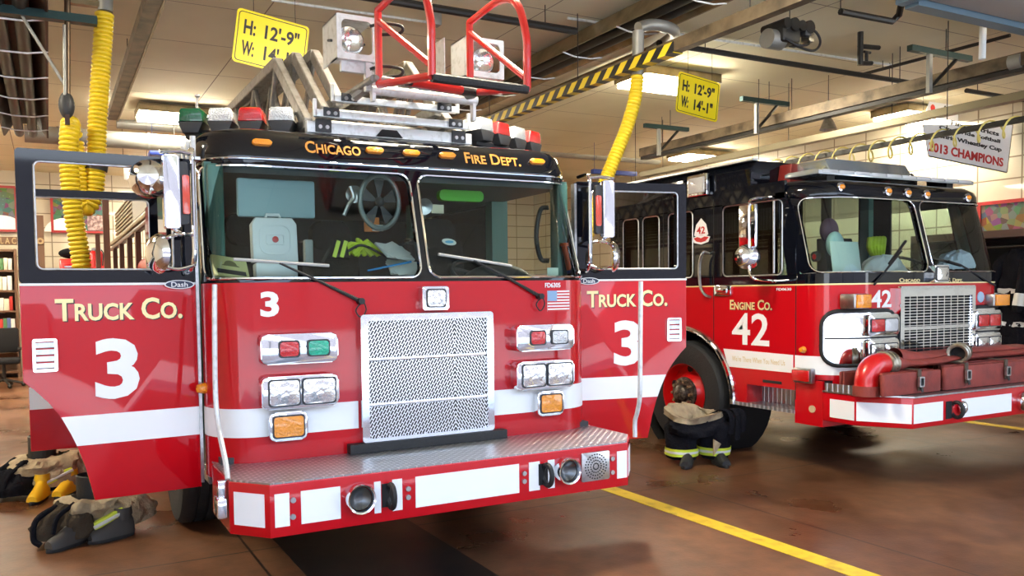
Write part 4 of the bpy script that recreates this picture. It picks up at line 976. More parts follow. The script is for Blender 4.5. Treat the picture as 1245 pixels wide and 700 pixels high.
for u0, v0, u1, v1 in ((1041, 358, 1058, 374), (1210, 358, 1226, 371)):
    A, Bq = at(u0, v0, 'Y', EY - .08), at(u1, v1, 'Y', EY - .08)
    o_ = obj('amber_lamp', MB().box(A.x - .02, Bq.x + .005, EY - .08, EY + .06, Bq.z - .005, A.z + .005, .012), steel, G)
    obj('amber_lens', MB().box(A.x, Bq.x, EY - .095, EY - .078, Bq.z, A.z, .006), amber, o_)
A, Bq = at(1059, 353, 'Y', EY), at(1083, 373, 'Y', EY)
put_text('front_number', '42', frame(((A.x + Bq.x) / 2, EY - .004, (A.z + Bq.z) / 2), (1, 0, 0), (0, 0, 1)), white_let, G, bold=.02, width=Bq.x - A.x, height=.145)
obj('round_badge', MB().lathe([(.05, 0), (.048, -.006), (0, -.006)], at(1192, 361, 'Y', EY), (0, 1, 0), 24), mat('pale_blue_badge', (.35, .5, .65), .3), G)
for tx, u0, u1 in (('Chicago', 1093, 1118), ('F. Dept.', 1152, 1170)):
    A, Bq = at(u0, 340.5, 'Y', EY), at(u1, 340.5, 'Y', EY)
    put_text('lettering', tx, frame(((A.x + Bq.x) / 2, EY - .004, A.z), (1, 0, 0), (0, 0, 1)), gold, G, small=True, bold=.015, width=Bq.x - A.x, height=.035)
A, Bq = at(1137, 322, 'Y', EY - .05), at(1154, 343, 'Y', EY - .05)
light_unit(G, 'centre_light', A.x, Bq.x, Bq.z, A.z, EY, [(A.x + .02, Bq.x - .02, lampref, 'lamp')], depth=.05, inset=.02, rr=.01)
for P_ in (((1101, 293), (1083, 318), (1063, 346)), ((1133, 313), (1165, 322), (1210, 347))):
    a_, b_, c_ = at(*P_[0], 'Y', EY + .09), at(*P_[1], 'Y', EY + .03), at(*P_[2], 'Y', EY - .02)
    w = obj('wiper', MB().tube([a_, b_.lerp(a_, -.1)], .012, 6), rubber, G)
    obj('wiper_arm', MB().tube([a_.lerp(b_, .5) + Vector((0, -.03, 0)), b_ + Vector((0, -.02, 0)), c_], .009, 6), rubber, w)
# light bar on the roof
L0, L1 = at(974, 211, 'Y', .7), at(1173, 228, 'Y', .7)
lbp = obj('light_bar', MB().prism([(.52, L0.z - .022), (.52, L0.z + .012), (.56, L0.z + .024), (.84, L0.z + .024), (.88, L0.z + .012), (.88, L0.z - .022)], L0.x, L1.x - .15, 'YZ', bev=.01), mat('clear_light_bar', (.55, .6, .62), .15, .5, coat=1.), G)
lq = MB()
for i in range(10): x = L0.x + .05 + i * .21; lq.box(x, x + .19, .515, .53, L0.z - .01, L0.z + .02, .004)
obj('light_bar_lenses', lq, clearlens, lbp)
for xx in (L0.x + .2, L1.x - .45): obj('light_bar_foot', MB().box(xx, xx + .1, .6, .8, 2.48, L0.z - .02), black_m, lbp, 0)
A, Bq = at(998, 196, 'Y', .7), at(1098, 212, 'Y', .7)
obj('air_conditioner', MB().prism([(.58, A.z - .12), (.66, A.z + .02), (1.0, A.z + .02), (1.05, A.z - .12)], A.x, Bq.x, 'YZ', bev=.03), mat('polished_roof_unit', (.6, .68, .75), .2, .8), G)
# bumper
BE = -.33; bx0, bx1 = XS, EX + 1.22
bo = [(3.945, BE), (2 * EX - 3.945, BE), (bx1, 0), (bx1, .3), (bx0, .3), (bx0, 0)]
gbmp = obj('bumper', MB().prism(bo, .475, .715, 'XY', bev=.01), red, G)
obj('bumper_deck', MB().prism([(x + (.0 if 3.8 < x < 6 else (-.01 if x < 4 else .01)), y - (.012 if y < 0 else 0)) for x, y in bo], .715, .727, 'XY'), steel, gbmp, 0)
def etape(A, B, z0=.515, z1=.665, name='reflective_panel'):
    A, B = Vector(A), Vector(B); d = (B - A).normalized(); nn = Vector((d.y, -d.x, 0))
    M_ = Matrix.Identity(4)
    for i in range(3): M_[i][0] = d[i]; M_[i][1] = -nn[i]; M_[i][2] = (0, 0, 1)[i]; M_[i][3] = A[i]
    obj(name, MB(M_).box(.008, (B - A).length - .008, -.003, 0, z0, z1), white_refl, gbmp, 0)
etape((XS, .24, 0), (XS, .0, 0)); etape((bx0, 0, 0), (3.945, BE, 0)); etape((3.945, BE, 0), (at(1147, 500, 'Y', BE).x, BE, 0)); etape((at(1168, 500, 'Y', BE).x, BE, 0), (at(1230, 492, 'Y', BE).x, BE, 0)); etape((at(1262, 492, 'Y', BE).x, BE, 0), (2 * EX - 3.945, BE, 0))
horn(at(1243, 489, 'Y', BE).x, .59, BE, gbmp, .085)
p = at(1157, 500, 'Y', BE)
hk = obj('tow_slot', MB().box(p.x - .075, p.x + .0, BE - .004, BE, .52, .66), dark, gbmp, 0)
obj('tow_eye', MB().tube([Vector((p.x + .02, BE - .03 + .05 * math.cos(a), .59 + .06 * math.sin(a))) for a in [2 * PI * i / 24 for i in range(24)]], .016, 8, closed=True), rubber, hk)
obj('hook_ball', MB().sphere((p.x + .115, BE - .02, .60), .045, (1, .7, 1.2)), chrome, gbmp)
obj('deck_kickplate', MB().box(XS + .0, XS + .01, .0, .28, .727, .79), diamond, gbmp, 0)
obj('bumper_bolt', MB().cyl((XS - .012, .40, .56), (XS, .40, .56), .03, n=16), mat('tan_plug', (.62, .45, .25), .5), gbmp)
# suction elbow
ce = at(1053, 480, 'Z', .727); e_ = []
r0 = .088
bpt = Vector((ce.x, ce.y, .73))
path = [bpt, bpt + Vector((0, 0, .08)), bpt + Vector((.01, 0, .14)), bpt + Vector((.045, -.0, .195)), bpt + Vector((.10, -.0, .225)), bpt + Vector((.16, 0, .232)), bpt + Vector((.19, 0, .232))]
el = obj('suction_elbow', MB().tube(catmull(path, 6), r0, 20), redplain, G)
obj('elbow_collar', MB().cyl(bpt + Vector((0, 0, -.01)), bpt + Vector((0, 0, .07)), .098, n=24), hose_red, el)
obj('elbow_coupling', MB().lathe([(.088, 0), (.100, .005), (.100, .04), (.094, .045), (.100, .05), (.100, .09), (.08, .10)], bpt + Vector((.19, 0, .232)), (1, 0, 0), 24, True, True), brass, el)
# ------------------------------------------------------------------ folded hose on the engine's bumper
def hose_pack(x0, x1, y0, y1, z0, z1, label, n=5, skew=1.0):
    """flat hose folded on edge: upright layers joined by round folds, one mesh"""
    t = thing('folded_hose', label, 'fire hose', ((x0 + x1) / 2, (y0 + y1) / 2, z0), 'red-brown hose packs on the engine bumper')
    mb = MB(); th = (y1 - y0) / n
    for i in range(n):
        a = y0 + i * th; sh = random.uniform(-.012, .012)
        mb.prism(rrect(x0 + sh + skew * i * th, x1 + sh, a + .004, a + th - .004, th * .48, 4), z0 + .001, z1 + random.uniform(-.012, .0), 'XY', bev=.012)
    obj('hose_folds', mb, hose_red, t, 40)
    return t
zt = .728
XB = lambda u, y=-.28: at(u, 470, 'Y', y).x
Pa, Pb, Pc = at(1073, 482, 'Z', zt), at(1146, 474, 'Z', zt), at(1151, 473.5, 'Z', zt)
YF = -.255
XB = lambda u, y=YF, v=472: at(u, v, 'Y', y).x
xa, xb_, xc = XB(1076), XB(1146), XB(1151)
h1 = hose_pack(xa, xb_, YF, .02, zt, .915, 'folded red-brown hose pack right of the red elbow on engine bumper')
h2 = hose_pack(xc, EX + 1.0, YF, .02, zt, .93, 'long folded red-brown hose pack under two straps at bumper\'s far end')
h3 = hose_pack(XS + .02, XS + .24, .12, .178, zt, .90, 'short folded hose pack left of the red suction elbow', 2, 0)
def strap(x, z, label):
    t = thing('hose_strap', label, 'strap', (x, -.2, z), 'straps over the folded hose')
    obj('webbing', MB().prism([(YF - .005, z - .16), (YF - .012, z - .15), (YF - .008, z + .008), (.03, z + .012), (.03, z + .004), (YF, z)], x - .02, x + .02, 'YZ'), mat('worn_dark_webbing', (.09, .06, .04), .8), t, 0)
    bk = MB().ring_prism(rrect(x - .03, x + .03, z - .13, z - .05, .008), rrect(x - .02, x + .02, z - .12, z - .06, .005), YF - .03, YF - .012)
    obj('buckle', bk, steel, t)
    obj('strap_tail', MB().prism([(YF - .015, z - .05), (YF - .035, z - .17), (YF - .027, z - .17), (YF - .010, z - .05)], x - .012, x + .012, 'YZ'), rubber, t, 0)
strap(XB(1117), .915, 'dark webbing strap over the hose pack beside the red elbow')
strap(XB(1174), .935, 'dark webbing strap with steel buckle below the open brass coupling')
strap(XB(1222), .935, 'dark webbing strap nearest the far end of the bumper')
# loose flat hose across the top with its coupling
tl = thing('supply_hose', 'flat red-brown hose laid over the packs with large open metal coupling', 'fire hose', (EX, -.05, .94))
path = [bpt + Vector((.28, 0, .232)), bpt + Vector((.38, -.0, .228)), bpt + Vector((.50, -.02, .225)), (XB(1125), -.05, .955), (XB(1150), -.08, .955), (XB(1180), -.03, .965), (XB(1240), .0, .965), (EX + 1.1, .0, .965)]
def flat_hose(path, w, h, name, parent):
    P = catmull(path, 8); mb = MB(); rows = []
    for i, p_ in enumerate(P):
        t_ = (P[min(i + 1, len(P) - 1)] - P[max(i - 1, 0)]).normalized(); sd_ = t_.cross(Vector((0, 0, 1))).normalized(); up_ = sd_.cross(t_)
        k = min(1, i / 10.); ww = .085 * (1 - k) + w * k; hh = .085 * (1 - k) + h * k
        rows.append([p_ + sd_ * ww * math.cos(a) + up_ * hh * math.sin(a) for a in [2 * PI * j / 16 for j in range(16)]])
    mb.surf(rows, closed=True); return obj(name, mb, hose_red, parent, 50)
flat_hose(path, .13, .030, 'hose', tl)
flat_hose([Vector(p_) + Vector((.45 if i == 0 else 0, .06, .035)) for i, p_ in enumerate(path) if i not in (0, 1, 2)], .12, .026, 'hose_fold', tl)
cp = at(1164, 430, 'Y', -.16); ax = Vector((.93, .34, .06))
obj('coupling', MB().lathe([(.055, .05), (.058, .0), (.075, -.004), (.085, .004), (.085, .03), (.078, .035), (.078, .06), (.085, .064), (.085, .11), (.07, .12), (.066, .16), (.072, .165), (.072, .19), (.055, .2), (.05, .26)], cp, ax, 30, cap1=True), brass, tl)
obj('coupling_bore', MB().lathe([(.056, .04), (.05, .06), (0, .062)], cp, ax, 24), dark, tl)

def blob(mb, rings, n=20, amp=.012, seed=0, dip=0.):
    """rings = (cx, cy, z, rx, ry)"""
    rows = []; n *= 2; fine = []
    for i in range(len(rings) - 1):
        for k in range(3): fine.append(tuple(a + (b - a) * k / 3 for a, b in zip(rings[i], rings[i + 1])))
    fine.append(rings[-1]); rings = fine
    for i, (cx, cy, z, rx, ry) in enumerate(rings):
        row = []
        for k in range(n):
            a = 2 * PI * k / n; q = noise.noise(Vector((math.cos(a) * 1.6 + seed, math.sin(a) * 1.6, z * 8 + seed))) * amp * 2.4 + noise.noise(Vector((math.cos(a) * 5 + seed, math.sin(a) * 5, z * 22 + seed))) * amp * 1.1
            row.append(Vector((cx + (rx + q) * math.cos(a), cy + (ry + q) * math.sin(a), z + q * .4 + dip * math.sin(a) + dip * .6 * math.sin(2 * a + seed))))
        rows.append(row)
    mb.surf(rows, closed=True); return rows
# ------------------------------------------------------------------ things lying inside the windshields
def flatbox(name, label, cat, c, w, h, d, mt, tilt=0, yaw=0, roll=0, bev=.006, group=None):
    M_ = Matrix.Translation(c) @ Matrix.Rotation(yaw, 4, 'Z') @ Matrix.Rotation(tilt, 4, 'X') @ Matrix.Rotation(roll, 4, 'Y')
    o = obj(name, MB(M_).box(-w / 2, w / 2, -d / 2, d / 2, -h / 2, h / 2, bev), mt); return tag(o, label, cat, group), M_
cs = at(334, 292, 'Y', .24)
case = thing('first_aid_case', 'white moulded plastic case with red emblem standing on the ladder truck dashboard', 'case', (cs.x, .26, 1.66))
M_ = Matrix.Translation((cs.x, .26, cs.z)) @ Matrix.Rotation(math.radians(-6), 4, 'X')
w_, h_ = .128, .125
octo = [(-w_, -h_), (w_, -h_), (w_, h_ * .72), (w_ * .8, h_), (-w_ * .8, h_), (-w_, h_ * .72)]
obj('shell', MB(M_).prism(octo, -.035, .035, 'XZ', bev=.012), white_pl, case)
obj('raised_panel', MB(M_).ring_prism(rrect(-.09, .09, -.085, .085, .05), rrect(-.082, .082, -.077, .077, .045), -.041, -.034), white_pl, case)
obj('raised_panel', MB(M_).ring_prism(rrect(-.052, .052, -.03, .03, .01), rrect(-.045, .045, -.024, .024, .008), -.041, -.034), white_pl, case)
obj('handle', MB(M_).tube([(-.04, 0, h_), (-.035, 0, h_ + .02), (.035, 0, h_ + .02), (.04, 0, h_)], .010, 8), white_pl, case)
obj('red_emblem', MB(M_).lathe([(.018, -.039), (.018, -.036), (0.0, -.0395)], (0, 0, 0), (0, 1, 0), 20), redplain, case)
obj('lower_tray', MB(M_).box(-.118, .118, -.045, .04, -h_ - .09, -h_ - .004, .012), white_pl, case)
p = at(281, 325, 'Y', .16)
bk, M_ = flatbox('manual', 'thick yellow manual with a helmet picture lying in ladder truck windshield', 'book', p + Vector((0, .03, .0)), .20, .02, .15, mat('pale_yellow_cover', (.70, .66, .30), .5), math.radians(48), 0, math.radians(12))
obj('pages', MB(M_).box(-.095, .095, -.07, .07, -.03, -.011), paper, bk, 0)
obj('cover_picture', MB(M_).prism([(.035 * math.cos(a), .03 * math.sin(a) + .01) for a in [PI * i / 12 for i in range(13)]] + [(-.05, .0), (.05, .0)], .0105, .013, 'XY'), mat('olive_cover_picture', (.20, .18, .08), .6), bk, 0)
obj('cover_band', MB(M_).box(-.08, .08, -.06, -.03, .0105, .0125), darkgrey, bk, 0)
for i, (u, v, yw, w, mt, lb_) in enumerate(((480, 308, .3, .22, paper, 'white papers heaped on ladder truck dashboard beside windshield divider'), (492, 328, -.2, .20, paper, 'printed white sheet leaning low against the windshield glass near the divider'))):
    p = at(u, v, 'Y', .2); o, M_ = flatbox('paper_sheet', lb_, 'paper', p + Vector((0, 0, .01)), w, .016, .15, mt, math.radians(35), yw, .1, .004, 'papers on the ladder truck dashboard')
    for k in range(2): obj('sheet', MB(M_ @ Matrix.Rotation(.25 * (k + 1), 4, 'Z')).box(-w / 2, w / 2 - .02, -.07, .07, .009 + .004 * k, .011 + .004 * k), paper, o, 0)
p = at(455, 328, 'Y', .18)
pen = obj('blue_straw', MB().cyl(at(447, 329, 'Y', .14), at(500, 318, 'Y', .14), .006), mat('bright_blue_plastic', (.02, .25, .6), .4)); tag(pen, 'thin bright blue tube lying across papers behind windshield', 'tube')
p = at(410, 303, 'Y', .30)
gl = thing('turnout_glove', 'dark glove with two lime bands lying mid dashboard', 'glove', (p.x, .30, 1.66))
obj('cuff', MB(Matrix.Translation((p.x, .30, p.z))).prism([(-.06, -.05), (.07, -.06), (.05, .05), (-.03, .06)], -.04, .05, 'XZ', bev=.02), black_cl, gl)
for dx in (-.02, .025): obj('lime_band', MB(Matrix.Translation((p.x + dx, .255, p.z)) @ Matrix.Rotation(.3, 4, 'Y')).box(-.012, .012, -.004, .0, -.05, .05), lime, gl, 0)
p = at(440, 300, 'Y', .34)
vs = MB()
for i in range(6):
    a = catmull([p + Vector((.04 * i - .10, random.uniform(-.03, .03), -.05)), p + Vector((random.uniform(-.1, .12), -.02, random.uniform(.0, .05))), p + Vector((random.uniform(-.1, .16), .01, -.04))], 6); vs.tube(a, .016, 6)
tag(obj('safety_vest', vs, mat('lime_vest_fabric', (.55, .70, .03), .7)), 'crumpled lime safety vest heaped behind the windshield centre', 'vest')
for i_, (pts_, rr, mt_, nm_) in enumerate((([(470, 312), (480, 300), (500, 296), (512, 306), (506, 322)], .006, rubber, 'mike_cable'), ([(418, 262), (424, 248), (430, 240), (426, 226)], .014, steel, 'lamp_arm'), ([(392, 318), (404, 300), (420, 306), (440, 298), (470, 312)], .008, rubber, 'radio_cable'))):
    obj(nm_, MB().tube(catmull([at(u_, v_, 'Y', .3) for u_, v_ in pts_], 6), rr, 8), mt_, T)
q = at(375, 306, 'Y', .28); obj('radio', MB().box(q.x - .025, q.x + .025, .26, .31, q.z - .08, q.z + .07, .01), mat('pale_grey_radio', (.30, .32, .30), .5), T)
p = at(452, 273, 'Y', .4)
nb_, M_ = flatbox('notice_board', 'small orange and white notice hung behind the ladder truck windshield', 'notice', p, .10, .09, .01, mat('orange_card', (.75, .22, .04), .5))
obj('white_card', MB(M_).box(.0, .07, -.012, -.006, -.04, -.0), paper, nb_, 0)
p = at(532, 254, 'Y', .33)
flatbox('route_card', 'blank cream card clipped behind top of right windshield pane', 'card', p, .085, .055, .004, mat('cream_card', (.72, .68, .48), .6), bev=.001)
p = at(546, 294, 'Y', .30)
ov = MB(Matrix.Translation(p) @ Matrix.Rotation(.15, 4, 'Y')).prism([(.05 * math.cos(2 * PI * i / 24), .02 * math.sin(2 * PI * i / 24)) for i in range(24)], -.003, .003, 'XZ')
stk = tag(obj('oval_sticker', ov, paper), 'white oval sticker with blue centre on seat behind right pane', 'sticker')
obj('blue_centre', MB(Matrix.Translation(p + Vector((0, -.004, 0)))).prism([(.03 * math.cos(2 * PI * i / 20), .009 * math.sin(2 * PI * i / 20)) for i in range(20)], -.001, .001, 'XZ'), mat('sky_blue_ink', (.1, .4, .6), .5), stk)
p = at(665, 337, 'Y', .13)
flatbox('sticky_note', 'pale square note in the bottom right windshield corner of ladder truck', 'note', at(672, 331, 'Y', .16), .085, .06, .003, mat('pale_green_note', (.55, .66, .55), .6), bev=.001)
a_, b_ = at(686, 299, 'Y', .22), at(692, 328, 'Y', .22)
fl = thing('flashlight', 'orange hand flashlight with blue end clipped at windshield\'s right corner', 'flashlight', tuple(b_))
obj('torch_body', MB().cyl(a_, b_, .018), mat('orange_plastic', (.85, .12, .02), .4), fl); obj('torch_head', MB().cyl(a_ + Vector((0, 0, .0)), a_ + Vector((0, 0, .02)), .028), mat('orange_plastic'), fl)
obj('torch_end', MB().cyl(b_, b_ + Vector((0, 0, -.025)), .017), blue_m, fl)
# engine cab contents
p = at(1030, 312, 'Y', .55)
flatbox('clipboard_sheet', 'large pale sheet propped left behind engine windshield', 'paper', at(1028, 313, 'Y', .5), .36, .28, .01, mat('pale_green_paper', (.52, .66, .60), .6), math.radians(-8), bev=.002)
pb = at(1072, 328, 'Y', .5); mg = MB(); blob(mg, [(pb.x, .5, pb.z - .06, .30, .10), (pb.x, .5, pb.z + .0, .29, .10), (pb.x + .02, .5, pb.z + .07, .22, .09), (pb.x + .02, .5, pb.z + .12, .10, .06), (pb.x, .5, pb.z + .13, .01, .01)], n=26, amp=.02, seed=3)
tag(obj('white_bag', mg, mat('crumpled_white_cloth', (.72, .74, .72), .7, bump=(14, .8))), 'crumpled white bag lying mid dashboard of the engine', 'bag')
pb = at(1163, 322, 'Y', .5); mg = MB(); blob(mg, [(pb.x, .5, pb.z - .04, .24, .10), (pb.x, .5, pb.z + .03, .22, .10), (pb.x - .03, .5, pb.z + .10, .14, .08), (pb.x, .5, pb.z + .14, .01, .01)], n=26, amp=.02, seed=8)
tag(obj('white_bag', mg, mat('crumpled_bluish_cloth', (.55, .62, .70), .7, bump=(14, .8))), 'bluish white bag behind the engine\'s right windshield pane', 'bag')
mg = MB()
for i in range(5): mg.tube(catmull([at(1060 + 3 * i, 308, 'Y', .7), at(1057 + 4 * i, 300, 'Y', .66), at(1058 + 4 * i, 290, 'Y', .68 + .02 * i)], 4), .028, 8)
tag(obj('safety_vest', mg, mat('lime_vest_fabric')), 'lime vest hanging over white bag inside the engine cab', 'vest')
hm = thing('breathing_mask', 'teal and black breathing mask hung in left engine windshield', 'mask', tuple(at(1012, 300, 'Y', .6)))
obj('mask_shell', MB().sphere(at(1015, 297, 'Y', .6), .095, (1, .6, 1.2)), mat('pale_teal_plastic', (.30, .48, .48), .4), hm)
obj('mask_hood', MB().sphere(at(1008, 280, 'Y', .68), .10, (1, .6, 1.1)), mat('purple_dark_fabric', (.08, .03, .06), .7), hm)
obj('regulator', MB().lathe([(.045, 0), (.045, .03), (.03, .045), (0, .045)], at(990, 312, 'Y', .52), (0, -1, 0), 20), rubber, hm)
obj('regulator_disc', MB().lathe([(.024, 0), (.02, .004), (0, .004)], at(990, 312, 'Y', .47), (0, -1, 0), 16), redplain, hm)
cl = MB().prism(rrect(-.04, .04, -.25, .25, .03), -.02, .02, 'XZ', bev=.02); 
rc = thing('hanging_strap', 'red strap hanging inside the engine\'s side door window', 'strap', tuple(SD(885, 300, XS + .3)))
obj('strap', MB().tube(catmull([SD(893, 262, XS + .3), SD(892, 280, XS + .3), SD(886, 305, XS + .3), SD(884, 332, XS + .3)], 5), .03, 8), redplain, rc)

# ------------------------------------------------------------------ turnout trousers standing in boots
def boot(x, y, ang, h, mt, parent, sole=True):
    M_ = Matrix.Translation((x, y, 0)) @ Matrix.Rotation(ang, 4, 'Z')
    mb = MB(M_)
    rows = []
    for t, w, zt_ in ((-.15, .038, .07), (-.13, .05, .085), (-.08, .056, .10), (-.02, .055, .13), (.03, .052, .17), (.08, .05, .17), (.12, .045, .15), (.135, .03, .12)):
        rows.append([Vector((w * math.cos(a), t, max(.02, .02 + (zt_ - .02) * (math.sin(a) * .5 + .5) * 1.0)) if False else (w * math.cos(a), t, .025 + (zt_ - .025) * max(0, math.sin(a)))) for a in [2 * PI * j / 16 for j in range(16)]])
    mb.surf(rows, closed=True); mb.f([v for v in mb.bm.verts][:16]); mb.f([v for v in mb.bm.verts][-16:])
    mb.lathe([(.052, .12), (.055, .2), (.06, h)], M_.inverted() @ M_ @ Vector((0, .07, 0)) if False else (0, .07, 0), (0, 0, 1), 18, cap1=True)
    b_ = obj('boot', mb, mt, parent, 50)
    if sole:
        P = [(.05 * math.cos(a) * (1.0 if math.sin(a) < 0 else .9), -.01 + .155 * math.sin(a)) for a in [2 * PI * j / 24 for j in range(24)]]
        obj('sole', MB(M_).prism(P, 0, .028, 'XY', bev=.004), rubber, b_)
    return b_
# (1) beside the engine's front wheel
pc = at(858, 566, 'Z', 0)
t = thing('turnout_trousers', 'black turnout trousers with tan lining standing in boots beside engine wheel', 'turnout trousers', (pc.x, pc.y, 0))
cx, cy = pc.x + .02, pc.y + .12
ang = math.radians(-35)
ux = Vector((math.cos(math.radians(-20)), math.sin(math.radians(-20)), 0))
for s in (-1, 1):
    c = Vector((cx, cy, 0)) + ux * (s * .15)
    leg = MB(); blob(leg, [(c.x, c.y, .05, .11, .12), (c.x, c.y, .10, .135, .135), (c.x, c.y, .2, .14, .14), (c.x - s * .01, c.y, .27, .15, .15), (c.x - s * .04, c.y, .35, .17, .17), (c.x - s * .06, c.y + .01, .39, .15, .16)], seed=s)
    lg = obj('trouser_leg', leg, black_cl, t, 60)
    bd = MB(); blob(bd, [(c.x, c.y, .085, .142, .14), (c.x, c.y, .155, .148, .147)], seed=s, amp=.008); obj('lime_band', bd, lime, lg, 60)
    bd = MB(); blob(bd, [(c.x, c.y, .11, .147, .144), (c.x, c.y, .132, .150, .148)], seed=s, amp=.008); obj('silver_band', bd, silver_tape, lg, 60)
    boot(c.x - .03, c.y - .10, ang + s * .25, .2, rubber, t)
wb = MB(); blob(wb, [(cx, cy, .30, .26, .19), (cx, cy, .36, .29, .21), (cx, cy, .42, .28, .20), (cx, cy, .455, .25, .17)], n=28, amp=.028, seed=4, dip=.035); obj('waist', wb, black_cl, t, 60)
lnr = MB(); blob(lnr, [(cx - .03, cy, .43, .27, .19), (cx - .04, cy - .01, .48, .26, .18), (cx - .03, cy, .475, .20, .13), (cx, cy, .40, .17, .10), (cx, cy, .34, .14, .08)], n=28, amp=.024, seed=4, dip=.035); obj('lining', lnr, tan_cl, t, 60)
for k, (dx, ln) in enumerate(((.14, .16), (.22, .22), (.29, .15))):
    P_ = catmull([(cx + dx - .06, cy - .08, .45), (cx + dx, cy - .17, .50), (cx + dx + .05, cy - .22, .44), (cx + dx + .04, cy - .22, .44 - ln)], 6); mb = MB(); rows = []
    for p_ in P_: rows.append([p_ + Vector((-.03, 0, 0)), p_ + Vector((0, -.012, .004)), p_ + Vector((.03, 0, 0)), p_ + Vector((0, .006, -.004))])
    mb.surf(rows, closed=True); obj('suspender', mb, black_cl, t, 70)
obj('knee_patch', MB(Matrix.Translation((cx + .02, cy - .19, .17)) @ Matrix.Rotation(.5, 4, 'Y')).prism([(-.05, .06), (.05, .06), (.02, -.07)], -.01, .01, 'XZ', bev=.008), tan_cl, t)
# (2) left, near the ladder truck's open door: folded down over dark boots
def slump(px, py, label, seed, boots, boot_mt, cloth, scale=1.):
    P_ = at(px, py, 'Z', 0); t = thing('turnout_trousers', label, 'turnout trousers', (P_.x, P_.y, 0)); x, y = P_.x, P_.y; k = scale
    obj('lining', (lambda m: (blob(m, [(x - .02, y, .16 * k, .18 * k, .16 * k), (x, y, .22 * k, .21 * k, .19 * k), (x + .02, y, .26 * k, .18 * k, .16 * k), (x + .02, y, .27 * k, .12 * k, .10 * k)], n=26, amp=.03, seed=seed), m)[1])(MB()), tan_cl, t, 60)
    fl_ = MB()
    obj('folded_cuff', (lambda m: (blob(m, [(x + .10 * k, y + .02, .07, .25 * k, .15 * k), (x + .12 * k, y + .02, .15 * k, .24 * k, .14 * k), (x + .12 * k, y + .02, .23 * k, .17 * k, .11 * k), (x + .12 * k, y + .02, .26 * k, .05, .05)], n=26, amp=.03, seed=seed + 3), m)[1])(MB()), tan_cl, t, 60)
    obj('trouser_body', (lambda m: (blob(m, [(x - .12 * k, y - .02, .04, .22 * k, .16 * k), (x - .12 * k, y - .02, .12 * k, .23 * k, .17 * k), (x - .11 * k, y - .01, .20 * k, .17 * k, .13 * k), (x - .10 * k, y, .25 * k, .08, .07)], n=26, amp=.03, seed=seed + 6), m)[1])(MB()), cloth, t, 60)
    sh = MB(); sh.lathe([(.085 * k, .15), (.088 * k, .25 * k), (.095 * k, .40 * k), (.088 * k, .405 * k), (.08 * k, .30 * k), (0, .28 * k)], (x - .01, y + .05, 0), (0.05, 0, 1), 20); obj('boot_shaft', sh, rubber, t)
    obj('lime_band', MB(Matrix.Translation((x + .10 * k, y - .13 * k, .14 * k)) @ Matrix.Rotation(.25, 4, 'Z') @ Matrix.Rotation(-.35, 4, 'Y')).box(-.11 * k, .10 * k, -.03, .01, -.025, .03, .01), lime, t)
    obj('silver_band', MB(Matrix.Translation((x + .10 * k, y - .14 * k, .14 * k)) @ Matrix.Rotation(.25, 4, 'Z') @ Matrix.Rotation(-.35, 4, 'Y')).box(-.11 * k, .10 * k, -.033, .005, -.008, .012, .004), silver_tape, t)
    for bx, by, ba in boots: boot(x + bx, y + by, ba, .15, boot_mt, t)
    obj('suspender', MB().tube(catmull([(x - .2 * k, y - .05, .24 * k), (x - .32 * k, y - .10, .18), (x - .34 * k, y - .14, .07), (x - .30 * k, y - .16, .03)], 5), .019, 8), black_cl, t)
    obj('suspender', MB().tube(catmull([(x - .1 * k, y - .12, .26 * k), (x - .2 * k, y - .18, .20), (x - .23 * k, y - .19, .10)], 5), .016, 8), black_cl, t)
    return t
slump(112, 652, 'brown and tan turnout trousers slumped over dark boots, nearest under the open left door', 2, ((-.14, -.16, -.9), (.12, -.13, -1.2)), mat('dark_grey_boot', (.05, .045, .04), .6), brown_cl, 1.0)
slump(52, 600, 'black and tan turnout trousers with yellow toed boots, behind the brown pair', 12, ((-.02, -.24, -.35), (.17, -.16, -.5)), boot_y, black_cl, 1.15)

# ------------------------------------------------------------------ under the ceiling
def ybeam(name, label, cat, x, y0, y1, z0, z1, w, m, group=None):
    t = thing(name, label, cat, (x, (y0 + y1) / 2, z0), group); return t
def hanger(x, y, z, parent): obj('hanger_rod', MB().cyl((x, y, z), (x, y, CZ), .005, n=6), black_m, parent)
# striped exhaust rail between the bays
zr = 3.55; xr = at(765, 86, 'Z', 3.55).x
t = thing('exhaust_rail', 'hanging rail with black and yellow hazard stripes between the two trucks', 'rail', (xr, 2, zr))
obj('rail_beam', MB().box(xr - .045, xr + .045, -3.5, 4.4, zr, zr + .10), beam_brown, t, 0)
obj('hazard_stripe', MB().box(xr - .052, xr + .052, at(832, 64, 'Z', zr).y, 4.45, zr - .012, zr + .078), hazard, t, 0)
for y in (-2, .2, 2.4, 4.2): hanger(xr, y, zr + .10, t)
